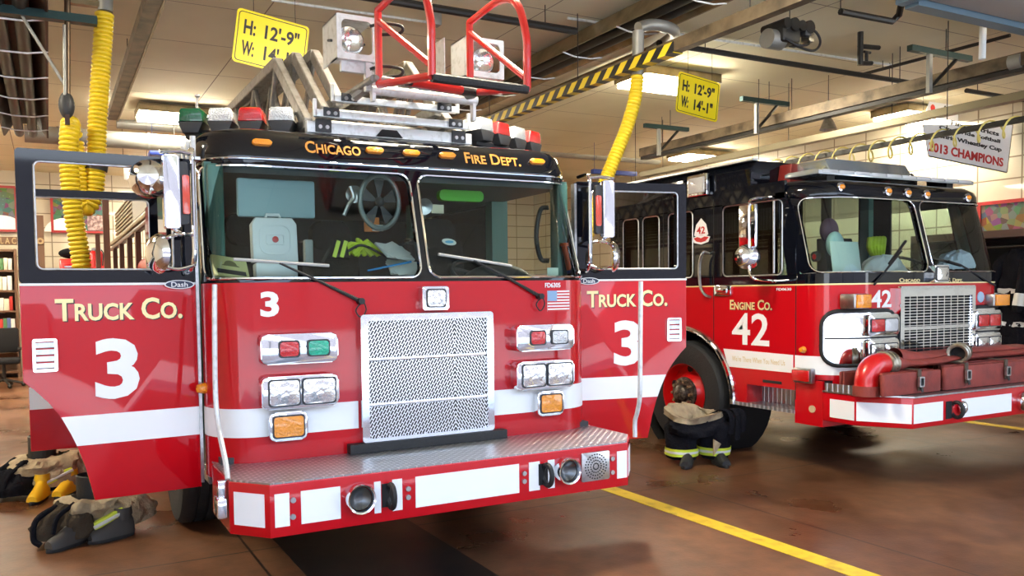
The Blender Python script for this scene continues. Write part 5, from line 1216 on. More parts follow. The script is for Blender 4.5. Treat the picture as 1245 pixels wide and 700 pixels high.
# tube heaters: trough reflector over a black burner tube
def heater(x, y0, y1, z, label, w=.32, flip=1, wires=True, rf=beam_tan):
    t = thing('tube_heater', label, 'heater', (x, (y0 + y1) / 2, z), 'gas tube heaters under the ceiling')
    P = [(x - w, z - .02), (x - w * .55, z + .17), (x + w * .55, z + .17), (x + w, z - .02), (x + w - .02, z - .02), (x + w * .5, z + .15), (x - w * .5, z + .15), (x - w + .02, z - .02)]
    obj('reflector', MB().prism(P, y0, y1, 'XZ'), rf, t, 0)
    obj('burner_tube', MB().cyl((x - w * .3, y0 - .1, z + .03), (x - w * .3, y1, z + .03), .055).cyl((x + w * .3, y0 - .1, z + .03), (x + w * .3, y1, z + .03), .055), black_m, t)
    k = y0 + .4
    while wires and k < y1:
        obj('wire_bracket', MB().tube([(x - w, k, z - .02), (x - .1, k, z - .05), (x + .1, k, z - .05), (x + w, k, z - .02)], .008, 6), alu, t); k += .9
    for y in (y0 + .5, y1 - .5): hanger(x, y, z + .17, t)
    return t
p = at(722, 58, 'Z', 4.10)
heater(p.x, p.y - 3.8, p.y + 4.2, 4.10, 'dark tube heater with tan reflector above the aerial ladder tip', .25)
heater(at(20, 80, 'Z', 3.7).x, at(20, 0, 'Z', 3.7).y - 1, at(38, 165, 'Z', 3.7).y, 3.7, 'dark brown tube heater at the far left of the left bay', .26, rf=wood_brown)
# long brown rails over the engine
def rail(label, uv0, uv1, z, w, h, m1, under=None, group='long rails over the engine', yb=None):
    a, b = at(*uv0, 'Z', z), at(*uv1, 'Z', z); x = (a.x + b.x) / 2; y0, y1 = min(a.y, b.y) - .25, max(a.y, b.y)
    t = thing('overhead_rail', label, 'rail', (x, (y0 + y1) / 2, z), group)
    obj('rail_beam', MB().box(x - w / 2, x + w / 2, y0, y1, z, z + h), m1, t, 0)
    if under: obj('rail_underside', MB().box(x - w / 2 + .03, x + w / 2 + .06, y0, y1, z - .05, z - .002), under, t, 0)
    for y in (y0 + 1.5, (y0 + y1) / 2, y1 - .5): hanger(x, y, z + h, t)
    return t, x, y0, y1
r1 = rail('brown boxed rail with black underside running above the engine roof', (772, 190), (1245, 84), 3.75, .10, .13, beam_brown, black_m)
obj('end_cap', MB().cyl((r1[1], at(1238, 80, 'Z', 3.75).y - .02, 3.81), (r1[1], at(1238, 80, 'Z', 3.75).y + .1, 3.81), .08), galv, r1[0])
r2 = rail('greenish brown rail just above the coiled yellow air line', (760, 214), (1245, 130), 3.45, .14, .08, mat('olive_brown_rail', (.22, .19, .12), .35, .5), None)
r3 = rail('narrow brown rail left of the blue height sign along the ceiling', (137, 147), (190, 0), 3.95, .14, .10, beam_brown, mat('tan_rail_edge', (.35, .26, .14), .5), 'long rails over the ladder truck') if False else None
p0, p1 = at(137, 146, 'Z', 3.9), at(190, 0, 'Z', 3.9)
t = thing('overhead_rail', 'dark brown rail crossing the ceiling left of the near yellow sign', 'rail', (p0.x, 3, 3.9)); xx = (p0.x + p1.x) / 2
obj('rail_beam', MB().box(xx - .07, xx + .05, p1.y - 1.5, p0.y, 3.9, 4.0), beam_brown, t, 0); obj('rail_lip', MB().box(xx + .05, xx + .07, p1.y - 1.5, p0.y, 3.89, 3.95), beam_tan, t, 0)
for y in (2, 5): hanger(xx, y, 4.0, t)
# coiled yellow air line on a black pipe
zc = 3.12; xc_ = at(1100, 175, 'Z', zc).x; yA, yB = at(1245, 150, 'Z', zc).y - .5, at(690, 240, 'Z', zc).y
t = thing('air_line', 'yellow coiled air hose strung along a black pipe above the engine', 'air hose', (xc_, 3, zc))
cp_ = []; n = 30
for i in range(n * 14):
    a = 2 * PI * i / 14; y = yA + (yB - yA) * i / (n * 14); r = .085 + .03 * math.sin(i / (n * 14) * PI)
    cp_.append(Vector((xc_ + r * math.cos(a), y, zc + r * math.sin(a) - .02)))
obj('hose_coil', MB().tube(cp_, .009, 6), yellow_air, t, 60)
obj('carrier_pipe', MB().box(xc_ - .02, xc_ + .05, yA, yB, zc + .01, zc + .06), black_m, t, 0)
for y in (1, 3.5, 6): hanger(xc_, y, zc + .05, t)
# ducts
def xpipe(name, label, cat, u0, u1, v, Y, r, m, cap=False, group=None):
    a, b = at(u0, v, 'Y', Y), at(u1, v, 'Y', Y); z = at((u0 + u1) / 2, v, 'Y', Y).z
    t = thing(name, label, cat, ((a.x + b.x) / 2, Y, z - r), group)
    mb = MB().cyl((a.x, Y, z), (b.x, Y, z), r, n=24); obj('pipe', mb, m, t)
    sm_ = MB(); k = a.x + .4
    while k < b.x: sm_.cyl((k, Y, z), (k + .03, Y, z), r + .008, n=24); k += 1.2
    obj('joint_band', sm_, m, t)
    for x in (a.x + .6, b.x - .6): hanger(x, Y, z, t)
    return t
xpipe('duct', 'round galvanised duct crossing the ceiling behind the left yellow hoses', 'duct', 30, 262, 170, 8.5, .12, galv)
xpipe('duct', 'shorter round duct beside the ceiling lamp behind the beacon lights', 'duct', 142, 250, 153, 9.3, .09, galv)
xpipe('duct', 'round duct crossing behind the gap between the two trucks', 'duct', 640, 800, 187, 9.3, .12, galv)
def strut(name, label, a, b, r, m=black_m, cat='pipe', box=False, group=None):
    t = thing(name, label, cat, tuple((a + b) / 2), group)
    obj('bar', MB().tube([a, b], r, 4 if box else 10), m, t, 0 if box else 35)
    for q in (.15, .85):
        p_ = a.lerp(b, q)
        if CZ - p_.z > .05: hanger(p_.x, p_.y, p_.z, t)
    return t
def zline(u0, v0, u1, v1, z): 
    a, b = at(u0, v0, 'Z', z), at(u1, v1, 'Z', z); return a, b
strut('sprinkler_pipe', 'black pipe crossing the ceiling above the aerial ladder tip', *zline(420, -8, 700, 38, 4.1), .035)
strut('sprinkler_pipe', 'black pipe crossing the ceiling from the striped rail to the engine rails', *zline(800, 52, 1122, 103, 4.1), .03)
strut('sprinkler_pipe', 'black pipe at far right beyond the white support post', *zline(1175, 110, 1260, 124, 4.15), .03)
strut('sprinkler_pipe', 'thin black pipe sloping up right toward the blue grey door', *zline(1050, 90, 1228, 43, 4.2), .02)
strut('conduit', 'thin white conduit along the ceiling above the near yellow sign', *zline(330, 0, 520, 27, 4.29), .014, alu, 'conduit')
strut('conduit', 'thin white conduit between the motor unit and the sprinkler fitting', *zline(690, 22, 1090, 80, 4.28), .014, alu, 'conduit')
p = at(529, 29, 'Z', 4.2)
tag(obj('junction_box', MB().box(p.x - .05, p.x + .05, p.y - .05, p.y + .05, 4.18, 4.30, .008).cyl((p.x, p.y, 3.5), (p.x, p.y, 4.15), .006, n=6), galv), 'small grey junction box with a hanging cord beside left red rail', 'junction box')
# dark struts with short white posts
for u, v, w, lb_ in ((815, 158, .5, 'short dark bracket with brace left of the far bay rail'), (935, 127, .5, 'dark bracket with brace under ceiling right of the far yellow sign'), (1150, 70, .6, 'dark bracket with brace holding the brown rail near right door')):
    z = 4.0; p = at(u, v, 'Z', z); t = thing('rail_bracket', lb_, 'bracket', tuple(p), 'brackets holding the overhead rails')
    obj('cross_bar', MB().box(p.x - w, p.x + w * .7, p.y - .03, p.y + .03, z, z + .06), mat('dark_teal_steel', (.02, .05, .05), .4, .4), t, 0)
    obj('post', MB().box(p.x - w * .5, p.x - w * .5 + .05, p.y - .02, p.y + .02, 3.6, z), galv, t, 0)
    obj('brace', MB().tube([(p.x - w * .45, p.y, 3.65), (p.x + w * .3, p.y, z)], .02, 6), black_m, t)
    hanger(p.x, p.y, z, t)
# left exhaust drop: post, arm, brace
zA = 3.6
a0, a1 = at(0, 10, 'Y', 2.5), at(118, 28, 'Y', 2.5)
t = thing('hose_support', 'dark teal arm with brace and vertical post beside the left exhaust hose', 'support', (a0.x, 2.5, a0.z))
obj('arm', MB().box(a0.x, a1.x, 2.46, 2.54, (a0.z + a1.z) / 2 - .03, (a0.z + a1.z) / 2 + .03), mat('dark_teal_steel'), t, 0)
obj('post', MB().cyl(at(82, -8, 'Y', 2.5), at(82, 118, 'Y', 2.5), .022), mat('bronze_post', (.12, .08, .05), .35, .7), t)
obj('brace', MB().cyl(at(26, 18, 'Y', 2.5), at(78, 102, 'Y', 2.5), .012), galv, t); obj('rod', MB().cyl(at(78, 30, 'Y', 2.48), at(79, 118, 'Y', 2.48), .012), galv, t)
hk = obj('pulley', MB().sphere(at(81, 128, 'Y', 2.5), .075, (.75, .6, 1.35)), darkgrey, t)
obj('pulley_strap', MB().box(at(79, 150, 'Y', 2.5).x, at(85, 150, 'Y', 2.5).x, 2.47, 2.50, at(81, 152, 'Y', 2.5).z, at(81, 135, 'Y', 2.5).z), wood_brown, hk, 0)
def ribbed(pts, r, label, group='yellow exhaust hoses', cuffs=(), name='exhaust_hose'):
    P = resample(catmull(pts, 10), .0085); t = thing(name, label, 'hose', tuple(P[-1]), group)
    R_ = [r * (.80, .97, 1.0, .97)[i % 4] for i in range(len(P))]
    obj('ribbed_hose', MB().tube(P, R_, 16), yellow_hose, t, 80)
    if 'engine' in label: obj('support_cord', MB().cyl(P[0], (P[0].x, P[0].y, CZ), .01, n=6), black_m, t)
    for a, b in cuffs: obj('black_cuff', MB().cyl(a, b, r * 1.12), rubber, t)
    return t
Yh = 2.75
U = lambda u, v, y=Yh: at(u, v, 'Y', y)
ribbed([U(127, 16), U(125, 50), U(121, 110), U(118, 160), U(117, 200), U(114, 235), U(105, 252), U(97, 235), U(93, 200), U(90, 172)], .074, 'ribbed yellow hose dropping from the steel pipe, at left', cuffs=((U(118, 200), U(117, 207)),))
ribbed([U(90, 168, 2.7), U(85, 155, 2.66), U(86, 152, 2.6), U(84, 168, 2.55), U(84, 200, 2.55), U(88, 250, 2.55), U(96, 300, 2.55), U(102, 345, 2.55), U(110, 420, 2.6), U(120, 480, 2.7)], .072, 'ribbed yellow hose hanging from black pulley down behind the open left door')
tp = thing('vent_pipe', 'short pale steel pipe at the top of left yellow hose', 'pipe', tuple(U(128, 10))); obj('pipe', MB().cyl(U(128, 14), U(129, -20), .056), galv, tp); obj('arm', MB().box(U(85, 0).x, U(130, 0).x, Yh - .03, Yh + .03, U(110, 8).z, U(110, 2).z), beam_tan, tp, 0)
M0 = lambda u, v, y=1.6: at(u, v, 'Y', y)
ribbed([M0(775, 92), M0(772, 120), M0(762, 155), M0(750, 185), M0(738, 215), M0(726, 248), M0(714, 285), M0(704, 320), M0(696, 360)], .062, 'ribbed yellow hose hanging between the trucks behind right open door', cuffs=())
tp = thing('vent_pipe', 'galvanised drop pipe with elbow above the middle yellow hose', 'pipe', tuple(M0(776, 85)))
obj('drop_pipe', MB().cyl(M0(775, 94), M0(776, 38), .052, n=20), galv, tp)
d0 = M0(822, 40, 1.6); obj('elbow_pipe', MB().tube(catmull([M0(776, 34), M0(790, 30), M0(808, 32), M0(820, 38, 1.7), M0(815, 46, 2.1), M0(790, 62, 2.9)], 6), .052, 16), galv, tp)
obj('flow_duct', MB().cyl(M0(790, 62, 2.9), (M0(790, 62, 2.9).x + .05, 7.5, M0(790, 62, 2.9).z + .0), .055), beam_tan, tp)
R0 = lambda u, v, y=4.6: at(u, v, 'Y', y)
ribbed([R0(1108, 195), R0(1110, 225), R0(1112, 270), R0(1116, 330)], .06, 'ribbed yellow hose hanging straight down behind the engine cab', cuffs=((R0(1108, 186), R0(1108, 194)),))
ribbed([R0(1132, 193, 5.0), R0(1136, 215, 5.0), R0(1138, 250, 5.0), R0(1128, 272, 5.0), R0(1116, 262, 4.9), R0(1112, 240, 4.8)], .065, 'ribbed yellow hose looping behind the engine\'s right windshield pane')
for v in (193, 212):
    tag(obj('hose_float', MB().sphere(at(1131, v, 'Y', 4.4), .08).cyl(at(1131, v, 'Y', 4.4), Vector((at(1131, v, 'Y', 4.4).x, 4.4, CZ)), .006, n=6), mat('yellow_ball', (.85, .55, .02), .4)), 'yellow ball on the hose line above the engine roof, %s' % ('upper' if v < 200 else 'lower'), 'ball', 'yellow hose balls')
# motor and fittings
p = at(960, 45, 'Z', 3.95)
t = thing('door_motor', 'black door opener motor with loop of cable under the ceiling', 'motor', tuple(p))
obj('gearbox', MB().box(p.x - .22, p.x + .02, p.y - .12, p.y + .12, 3.86, 4.06, .03), black_m, t)
obj('motor', MB().cyl((p.x - .3, p.y, 3.90), (p.x - .12, p.y, 3.90), .09), galv, t)
for i in range(9): q = Vector((p.x + random.uniform(-.2, .25), p.y + random.uniform(-.12, .12), random.uniform(3.88, 4.02))); obj('relay_box', MB().box(q.x - .04, q.x + .04, q.y - .03, q.y + .03, q.z - .04, q.z + .04, .008), darkgrey, t)
obj('cable_loop', MB().tube(catmull([(p.x + .1, p.y, 4.05), (p.x + .34, p.y, 4.05), (p.x + .42, p.y, 3.95), (p.x + .32, p.y, 3.86), (p.x + .05, p.y, 3.88)], 6), .012, 8), rubber, t)
for k in range(4): obj('chain_housing', MB().cyl((p.x - .18 + .1 * k, p.y - .14, 4.02), (p.x - .18 + .1 * k, p.y + .14, 4.02), .05 + .012 * (k % 2), n=16), black_m, t)
obj('chain', MB().tube(catmull([(p.x - .2, p.y - .1, 3.9), (p.x - .1, p.y - .16, 3.82), (p.x + .05, p.y - .16, 3.84), (p.x + .15, p.y - .1, 3.9)], 5), .012, 6), black_m, t)
obj('brass_fitting', MB().box(p.x + .15, p.x + .22, p.y - .1, p.y, 3.9, 3.99, .01), brass, t)
hanger(p.x, p.y, 4.05, t)
p = at(1046, 62, 'Z', 4.1)
t = thing('sprinkler_valve', 'black sprinkler fitting with valve under the ceiling right of the motor', 'sprinkler', tuple(p))
obj('riser', MB().cyl((p.x, p.y, 3.95), (p.x, p.y, CZ + .01), .03), black_m, t)
obj('branch', MB().tube([(p.x - .02, p.y, 4.15), (p.x + .3, p.y, 4.17)], .025, 10).tube([(p.x, p.y, 3.97), (p.x + .18, p.y, 3.99)], .025, 10).cyl((p.x + .10, p.y, 3.98), (p.x + .10, p.y, 4.1), .018).cyl((p.x + .06, p.y, 4.1), (p.x + .16, p.y, 4.1), .014), black_m, t)
t = thing('black_conduit', 'black bent pipe bracket below the beam at top right', 'pipe', tuple(at(1060, 18, 'Z', 4.0)))
obj('bent_bar', MB().tube([at(1022, 14, 'Z', 4.0), at(1085, 26, 'Z', 4.0), at(1093, 18, 'Z', 4.05), at(1096, 4, 'Z', 4.1)], .03, 8), black_m, t); hanger(at(1022, 14, 'Z', 4.0).x, at(1022, 14, 'Z', 4.0).y, 4.0, t)
# raised overhead door
dy = at(1160, 22, 'Z', 3.9).y
t = thing('overhead_door', 'raised sectional door with blue grey frame at the top right', 'door', (6.6, dy - 2, 3.9))
x0 = 4.5
obj('bottom_rail', MB().box(x0, 10.2, dy - .12, dy, 3.88, 3.97), bluegrey, t, 0)
dp = MB()
for i in range(7): dp.box(x0, 10.2, dy - .7 - i * .58, dy - .14 - i * .58, 3.92, 3.96, .006)
obj('door_section', dp, mat('pale_grey_door_slats', (.40, .38, .36), .5), t)
obj('track', MB().box(x0 - .12, x0 - .02, -5, dy, 3.9, 4.0), bluegrey, t, 0)
for y in (-3., dy - .3): hanger(x0 - .07, y, 4.0, t); hanger(10.1, y, 3.97, t)
tag(obj('support_post', MB().cyl(Vector((at(1196, 36, 'Z', 4.0).x, at(1196, 36, 'Z', 4.0).y, CZ)), at(1194, 72, 'Y', at(1196, 36, 'Z', 4.0).y), .03), white_pl), 'short white post hanging under the raised door at right', 'post')
# tan cone lamp shade by the brown rail
p = at(1007, 158, 'Z', 3.6)
t = thing('pendant_lamp', 'small silver cone lamp hanging below the brown rail', 'lamp', tuple(p)); obj('shade', MB().lathe([(.03, .16), (.06, .12), (.10, .02), (.11, 0), (.10, .005), (.05, .1)], p, (0, 0, 1), 24), steel, t); hanger(p.x, p.y, 3.75, t)
# ceiling lamps
def ceil_lamp(x, y, label, z=4.16, L=1.2, Wd=.62, up=False):
    t = thing('ceiling_light', label, 'ceiling light', (x, y, z), 'fluorescent ceiling lights')
    obj('housing', MB().ring_prism([(x - L / 2, y - Wd / 2), (x + L / 2, y - Wd / 2), (x + L / 2, y + Wd / 2), (x - L / 2, y + Wd / 2)], [(x - L / 2 + .03, y - Wd / 2 + .03), (x + L / 2 - .03, y - Wd / 2 + .03), (x + L / 2 - .03, y + Wd / 2 - .03), (x - L / 2 + .03, y + Wd / 2 - .03)], z, z + .10, 'XY').box(x - L / 2, x + L / 2, y - Wd / 2, y + Wd / 2, z + .09, z + .11), beam_tan, t, 0)
    obj('diffuser', MB().box(x - L / 2 + .03, x + L / 2 - .03, y - Wd / 2 + .03, y + Wd / 2 - .03, z - .045, z + .02), lamp_e, t, 0)
    for dx in (-.4, .4): hanger(x + dx, y, z + .1, t)
    return t
LAMP_W = 0
def lamp_at(u, v, label, z=4.16, **k):
    p = at(u, v, 'Z', z); return ceil_lamp(p.x, p.y, label, z, **k)
lamp_at(812, 102, 'bright ceiling light behind the far yellow height sign')
lamp_at(220, 143, 'ceiling light behind the beacons at left')
lamp_at(1112, 143, 'ceiling light left of the red and white Chicago banner')
lamp_at(852, 192, 'ceiling light above the engine\'s raised roof')
lamp_at(625, 242, 'ceiling light seen through the ladder truck\'s right windshield') if False else None
for x, y in ((0.6, 0.2), (-4.2, 2.), (-4.2, 8), (5.2, -2.2), (8.6, -1.5), (0.2, 13.5), (-3.9, 10.5), (-4.6, 12.8), (2.5, 10.0)):  # unseen fixtures added to brighten the hall and its rear wall
    ceil_lamp(x, y, 'added unseen ceiling light brightening the hall')
# yellow clearance signs
def clearance(u, v, d, yaw, label, roll=0, w=.63, h=.46):
    D_ = Fv + Rv * ((u - CU) / FPX) - Uv * ((v - CV) / FPX); c = CAMP + D_ * d
    t = thing('clearance_sign', label, 'sign', tuple(c), 'yellow height and width signs')
    M_ = Matrix.Translation(c) @ Matrix.Rotation(yaw, 4, 'Z') @ Matrix.Rotation(roll, 4, 'Y')
    obj('sign_plate', MB(M_).prism(rrect(-w / 2, w / 2, -h / 2, h / 2, .035), 0, .006, 'XZ'), yellow_sign, t, 0)
    obj('sign_border', MB(M_).ring_prism(rrect(-w / 2 + .018, w / 2 - .018, -h / 2 + .018, h / 2 - .018, .03), rrect(-w / 2 + .025, w / 2 - .025, -h / 2 + .025, h / 2 - .025, .025), -.001, 0), shadow_let, t, 0)
    F_ = lambda x, z: frame(M_ @ Vector((x, -.002, z)), M_.to_3x3() @ Vector((1, 0, 0)), M_.to_3x3() @ Vector((0, 0, 1)))
    for tx, x, z, ww in (('H:', -.195, .085, .10), ("12'-9\"", .085, .085, .30), ('W:', -.195, -.095, .105), ("14'-1\"", .085, -.095, .28)):
        put_text('sign_lettering', tx, F_(x, z), shadow_let, t, bold=.026, width=ww, height=.125)
    for x in (-w * .28, w * .30):
        q = M_ @ Vector((x, .003, h / 2 - .02)); obj('hanging_wire', MB().cyl(q, (q.x, q.y, CZ), .0025, n=6), black_m, t)
    return t
clearance(330, 53, 7.0, 0., 'near yellow sign reading H: 12\'-9" W: 14\'-1", partly behind the ladder', math.radians(8))
clearance(849, 118, 9.3, 0., 'far yellow sign reading H: 12\'-9" W: 14\'-1" before the ceiling light', math.radians(7))

# ------------------------------------------------------------------ banners and right wall
t = thing('banner', 'white banner reading 2013 CHAMPIONS hung on the right behind the engine', 'banner', tuple(at(1180, 180, 'Y', 2.6)))
Yb = 2.6
tl_, bl_, br_, tr_ = at(1122, 151, 'Y', Yb), at(1129, 189, 'Y', Yb), at(1224, 209, 'Y', Yb), at(1231, 152, 'Y', Yb)
obj('banner_sheet', MB().prism([(p_.x, p_.z) for p_ in (tl_, bl_, br_, tr_)], Yb, Yb + .012, 'XZ'), white_let, t, 0)
obj('banner_edge', MB().prism([(bl_.x, bl_.z), (br_.x, br_.z), (br_.x, br_.z - .012), (bl_.x, bl_.z - .012)], Yb - .004, Yb + .014, 'XZ').prism([(br_.x, br_.z), (tr_.x, tr_.z), (tr_.x + .012, tr_.z), (br_.x + .012, br_.z)], Yb - .004, Yb + .014, 'XZ'), shadow_let, t, 0)
dxb = (br_ - bl_).normalized()
def btext(tx, u, v, w, h, m): 
    p_ = at(u, v, 'Y', Yb - .004); put_text('banner_lettering', tx, frame(p_, dxb, Vector((-dxb.z, 0, dxb.x))), m, t, bold=.03, width=w, height=h)
ln = (br_ - bl_).length
btext('2013 CHAMPIONS', 1176, 188, ln * .95, .125, redplain); btext('Chris Wheatley Cup', 1180, 174, ln * .82, .075, shadow_let); btext('City Wide Softball', 1180, 164, ln * .78, .065, shadow_let); btext('Fire Districts', 1186, 156, ln * .62, .06, shadow_let)
for p_ in (tl_, tr_): obj('hanging_wire', MB().cyl(p_, (p_.x, p_.y, CZ), .003, n=6), black_m, t)
t = thing('banner', 'white banner lettered Chicago in red and black near the ceiling', 'banner', tuple(at(1155, 132, 'Y', 3.4)))
Yb = 3.4; c_ = [at(1132, 118, 'Y', Yb), at(1124, 141, 'Y', Yb), at(1180, 150, 'Y', Yb), at(1200, 138, 'Y', Yb)]
obj('banner_sheet', MB().prism([(p_.x, p_.z) for p_ in c_], Yb, Yb + .01, 'XZ'), white_let, t, 0)
p_ = at(1158, 134, 'Y', Yb - .004); dxb = (at(1190, 141, 'Y', Yb) - at(1140, 130, 'Y', Yb)).normalized()
put_text('banner_lettering', 'Chicago Fire', frame(p_, dxb, Vector((-dxb.z, 0, dxb.x))), shadow_let, t, small=True, bold=.02, width=.42, height=.09)
obj('red_emblem', MB().lathe([(.05, 0), (.05, .004), (0, .004)], at(1134, 131, 'Y', Yb - .001), (0, -1, 0), 20), redplain, t)
obj('hanging_wire', MB().cyl(c_[0], (c_[0].x, c_[0].y, CZ), .003, n=6), black_m, t)
# big framed collage on the right wall
xw = 10.42; A, Bq = at(1193, 250, 'X', xw), at(1193, 300, 'X', xw)
t = thing('patch_board', 'large red framed board crowded with badges on the right tiled wall', 'picture', (xw, A.y - 1, Bq.z))
obj('board', MB().box(xw, xw + .05, A.y - 3.2, A.y, Bq.z, A.z), collage, t, 0)
obj('frame', MB().ring_prism([(A.y - 3.25, Bq.z - .05), (A.y + .05, Bq.z - .05), (A.y + .05, A.z + .05), (A.y - 3.25, A.z + .05)], [(A.y - 3.2, Bq.z), (A.y, Bq.z), (A.y, A.z), (A.y - 3.2, A.z)], xw - .02, xw + .06, 'YZ'), mat('dark_red_frame', (.35, .02, .02), .4), t, 0)
# coat rack against the right wall
t = thing('gear_rack', 'dark steel coat rack against the right wall beyond the engine', 'rack', (9.9, 2.2, 0))
obj('top_board', MB().box(9.7, 10.4, -.6, 3.6, 2.22, 2.32), mat('dark_brown_board', (.07, .03, .02), .5), t, 0)
obj('back_mesh', MB().box(10.38, 10.40, -.6, 3.6, .1, 2.25), dark, t, 0)
obj('side_panel', MB().box(9.7, 10.4, 3.56, 3.6, 0, 2.25), dark, t, 0); obj('side_panel', MB().box(9.7, 10.4, -.6, -.56, 0, 2.25), dark, t, 0)
obj('hook_rail', MB().cyl((9.95, -.6, 2.1), (9.95, 3.6, 2.1), .02), black_m, t)
def coat(y, label, sd_):
    t = thing('turnout_coat', label, 'coat', (9.95, y, .75), 'turnout coats on the rack')
    rings = [(9.95, y, .75, .16, .24), (9.95, y, 1.1, .17, .25), (9.95, y, 1.5, .17, .25), (9.95, y, 1.85, .14, .25), (9.95, y, 2.0, .09, .14), (9.95, y, 2.06, .05, .06)]
    obj('coat_body', (lambda m: (blob(m, rings, amp=.03, seed=sd_), m)[1])(MB()), black_cl, t, 60)
    for z in (1.0, 1.45):
        obj('reflective_band', (lambda m: (blob(m, [(9.95, y, z, .176, .256), (9.95, y, z + .06, .178, .258)], amp=.03, seed=sd_), m)[1])(MB()), silver_tape, t, 60)
    for s in (-1, 1):
        slv = catmull([(9.90, y + s * .16, 1.88), (9.78, y + s * .20, 1.6), (9.72, y + s * .17, 1.2)], 5); obj('sleeve', MB().tube(slv, .075, 10), black_cl, t, 60)
        obj('sleeve_band', MB().cyl(slv[-4], slv[-2], .08), silver_tape, t)
for i, (y, lb_) in enumerate(((2.9, 'black turnout coat hanging leftmost on the rack beyond the engine'), (2.25, 'second black turnout coat from the left on the rack'), (1.6, 'third black turnout coat from the left on the rack'), (.95, 'fourth black turnout coat from the left, at picture edge'))): coat(y, lb_, i * 3.)
hb = MB(); hb.sphere((9.75, 2.35, .35), .35, (.7, 1.2, .9)); hb.sphere((9.7, 1.5, .3), .3, (.8, 1.2, .9)) if False else None
tag(obj('gear_bag', hb, black_cl), 'bulky black gear bag on the floor under the hanging coats', 'bag')

# ------------------------------------------------------------------ rear left of the hall
YR = 15.38
def picture(u0, v0, u1, v1, label, m):
    A, Bq = at(u0, v0, 'Y', YR), at(u1, v1, 'Y', YR); t = thing('framed_collage', label, 'picture', ((A.x + Bq.x) / 2, YR, Bq.z), 'photo boards on the rear wall')
    obj('picture', MB().box(A.x, Bq.x, YR, YR + .05, Bq.z, A.z), m, t, 0)
    obj('frame', MB().ring_prism([(A.x - .05, Bq.z - .05), (Bq.x + .05, Bq.z - .05), (Bq.x + .05, A.z + .05), (A.x - .05, A.z + .05)], [(A.x, Bq.z), (Bq.x, Bq.z), (Bq.x, A.z), (A.x, A.z)], YR - .02, YR + .06), mat('dark_red_frame'), t, 0)
    return t, A, Bq
def crest(t, u, v, y=YR - .01):
    p_ = at(u, v, 'Y', y); pts = [(p_.x + .42 * math.cos(a), p_.z + .30 * math.sin(a) - .05) for a in [PI * i / 16 for i in range(17)]]
    obj('white_arch', MB().prism(pts, y, y + .01, 'XZ'), white_let, t, 0)
t, A, Bq = picture(-60, 226, 19, 279, 'red framed photo board at picture\'s left edge above the bookcase', collage2); crest(t, 2, 276)
t, A, Bq = picture(64, 239, 127, 281, 'red framed photo board seen through open left door window', collage2); crest(t, 80, 279)
wh = MB(); A, Bq = at(106, 262, 'Y', YR), at(127, 280, 'Y', YR); obj('team_photo', MB().box(A.x, Bq.x, YR - .02, YR, Bq.z, A.z), mat('pale_team_photo', (.5, .36, .34), .5, var=(14, (.15, .08, .08), .4, .6)), t, 0)
A, Bq = at(-30, 287, 'Y', 14.6), at(54, 298, 'Y', 14.6)
t = thing('name_board', 'brown carved board lettered LAC under the rear photo boards', 'sign', ((A.x + Bq.x) / 2, 14.6, Bq.z))
obj('plank', MB().box(A.x, Bq.x, 14.6, 14.66, Bq.z, A.z, .01), mat('brown_sign_wood', (.14, .07, .035), .6), t)
put_text('carved_letters', 'L A C', frame(at(10, 292.5, 'Y', 14.59), (1, 0, 0), (0, 0, 1)), mat('tan_carved_letter', (.40, .28, .14), .6), t, bold=.02, width=at(20, 292, 'Y', 14.6).x - at(1, 292, 'Y', 14.6).x, height=.13)
obj('carved_rosette', MB().ring_prism([(at(49, 293, 'Y', 14.59).x + .07 * math.cos(a), at(49, 293, 'Y', 14.59).z + .07 * math.sin(a)) for a in [2 * PI * i / 8 for i in range(8)]], [(at(49, 293, 'Y', 14.59).x + .03 * math.cos(a), at(49, 293, 'Y', 14.59).z + .03 * math.sin(a)) for a in [2 * PI * i / 8 for i in range(8)]], 14.585, 14.60), mat('tan_carved_letter'), t, 0)
for u in (47,): 
    A = at(u, 270, 'Y', 14.7); tag(obj('timber_post', MB().box(A.x - .09, A.x + .09, 14.62, 14.8, 0, at(u, 262, 'Y', 14.7).z), mat('brown_sign_wood')), 'square brown timber post carrying the carved board end', 'post')
# bookcase
A, Bq = at(-45, 300, 'Y', 14.2), at(20, 300, 'Y', 14.2); x0, x1, ztop = A.x, Bq.x, at(0, 303, 'Y', 14.2).z
t = thing('bookcase', 'brown bookcase at picture\'s left edge behind the open door', 'bookcase', ((x0 + x1) / 2, 14.2, 0))
obj('carcass', MB().box(x0, x0 + .05, 14.0, 14.4, 0, ztop).box(x1 - .05, x1, 14.0, 14.4, 0, ztop).box(x0, x1, 14.38, 14.4, 0, ztop), mat('brown_sign_wood'), t, 0)
zs = [0.1 + (ztop - .15) * i / 6 for i in range(7)]
for z in zs: obj('shelf', MB().box(x0 + .05, x1 - .05, 14.0, 14.38, z, z + .04), mat('brown_sign_wood'), t, 0)
bcol = [mat('book_cover_%s' % n_, c_, .6) for n_, c_ in (('red', (.5, .03, .02)), ('cream', (.65, .60, .45)), ('green', (.08, .2, .08)), ('white', (.7, .7, .66)), ('blue', (.08, .12, .3)))]
proto = {}
nb_ = 0; bw = ['red', 'cream', 'green', 'white', 'blue']
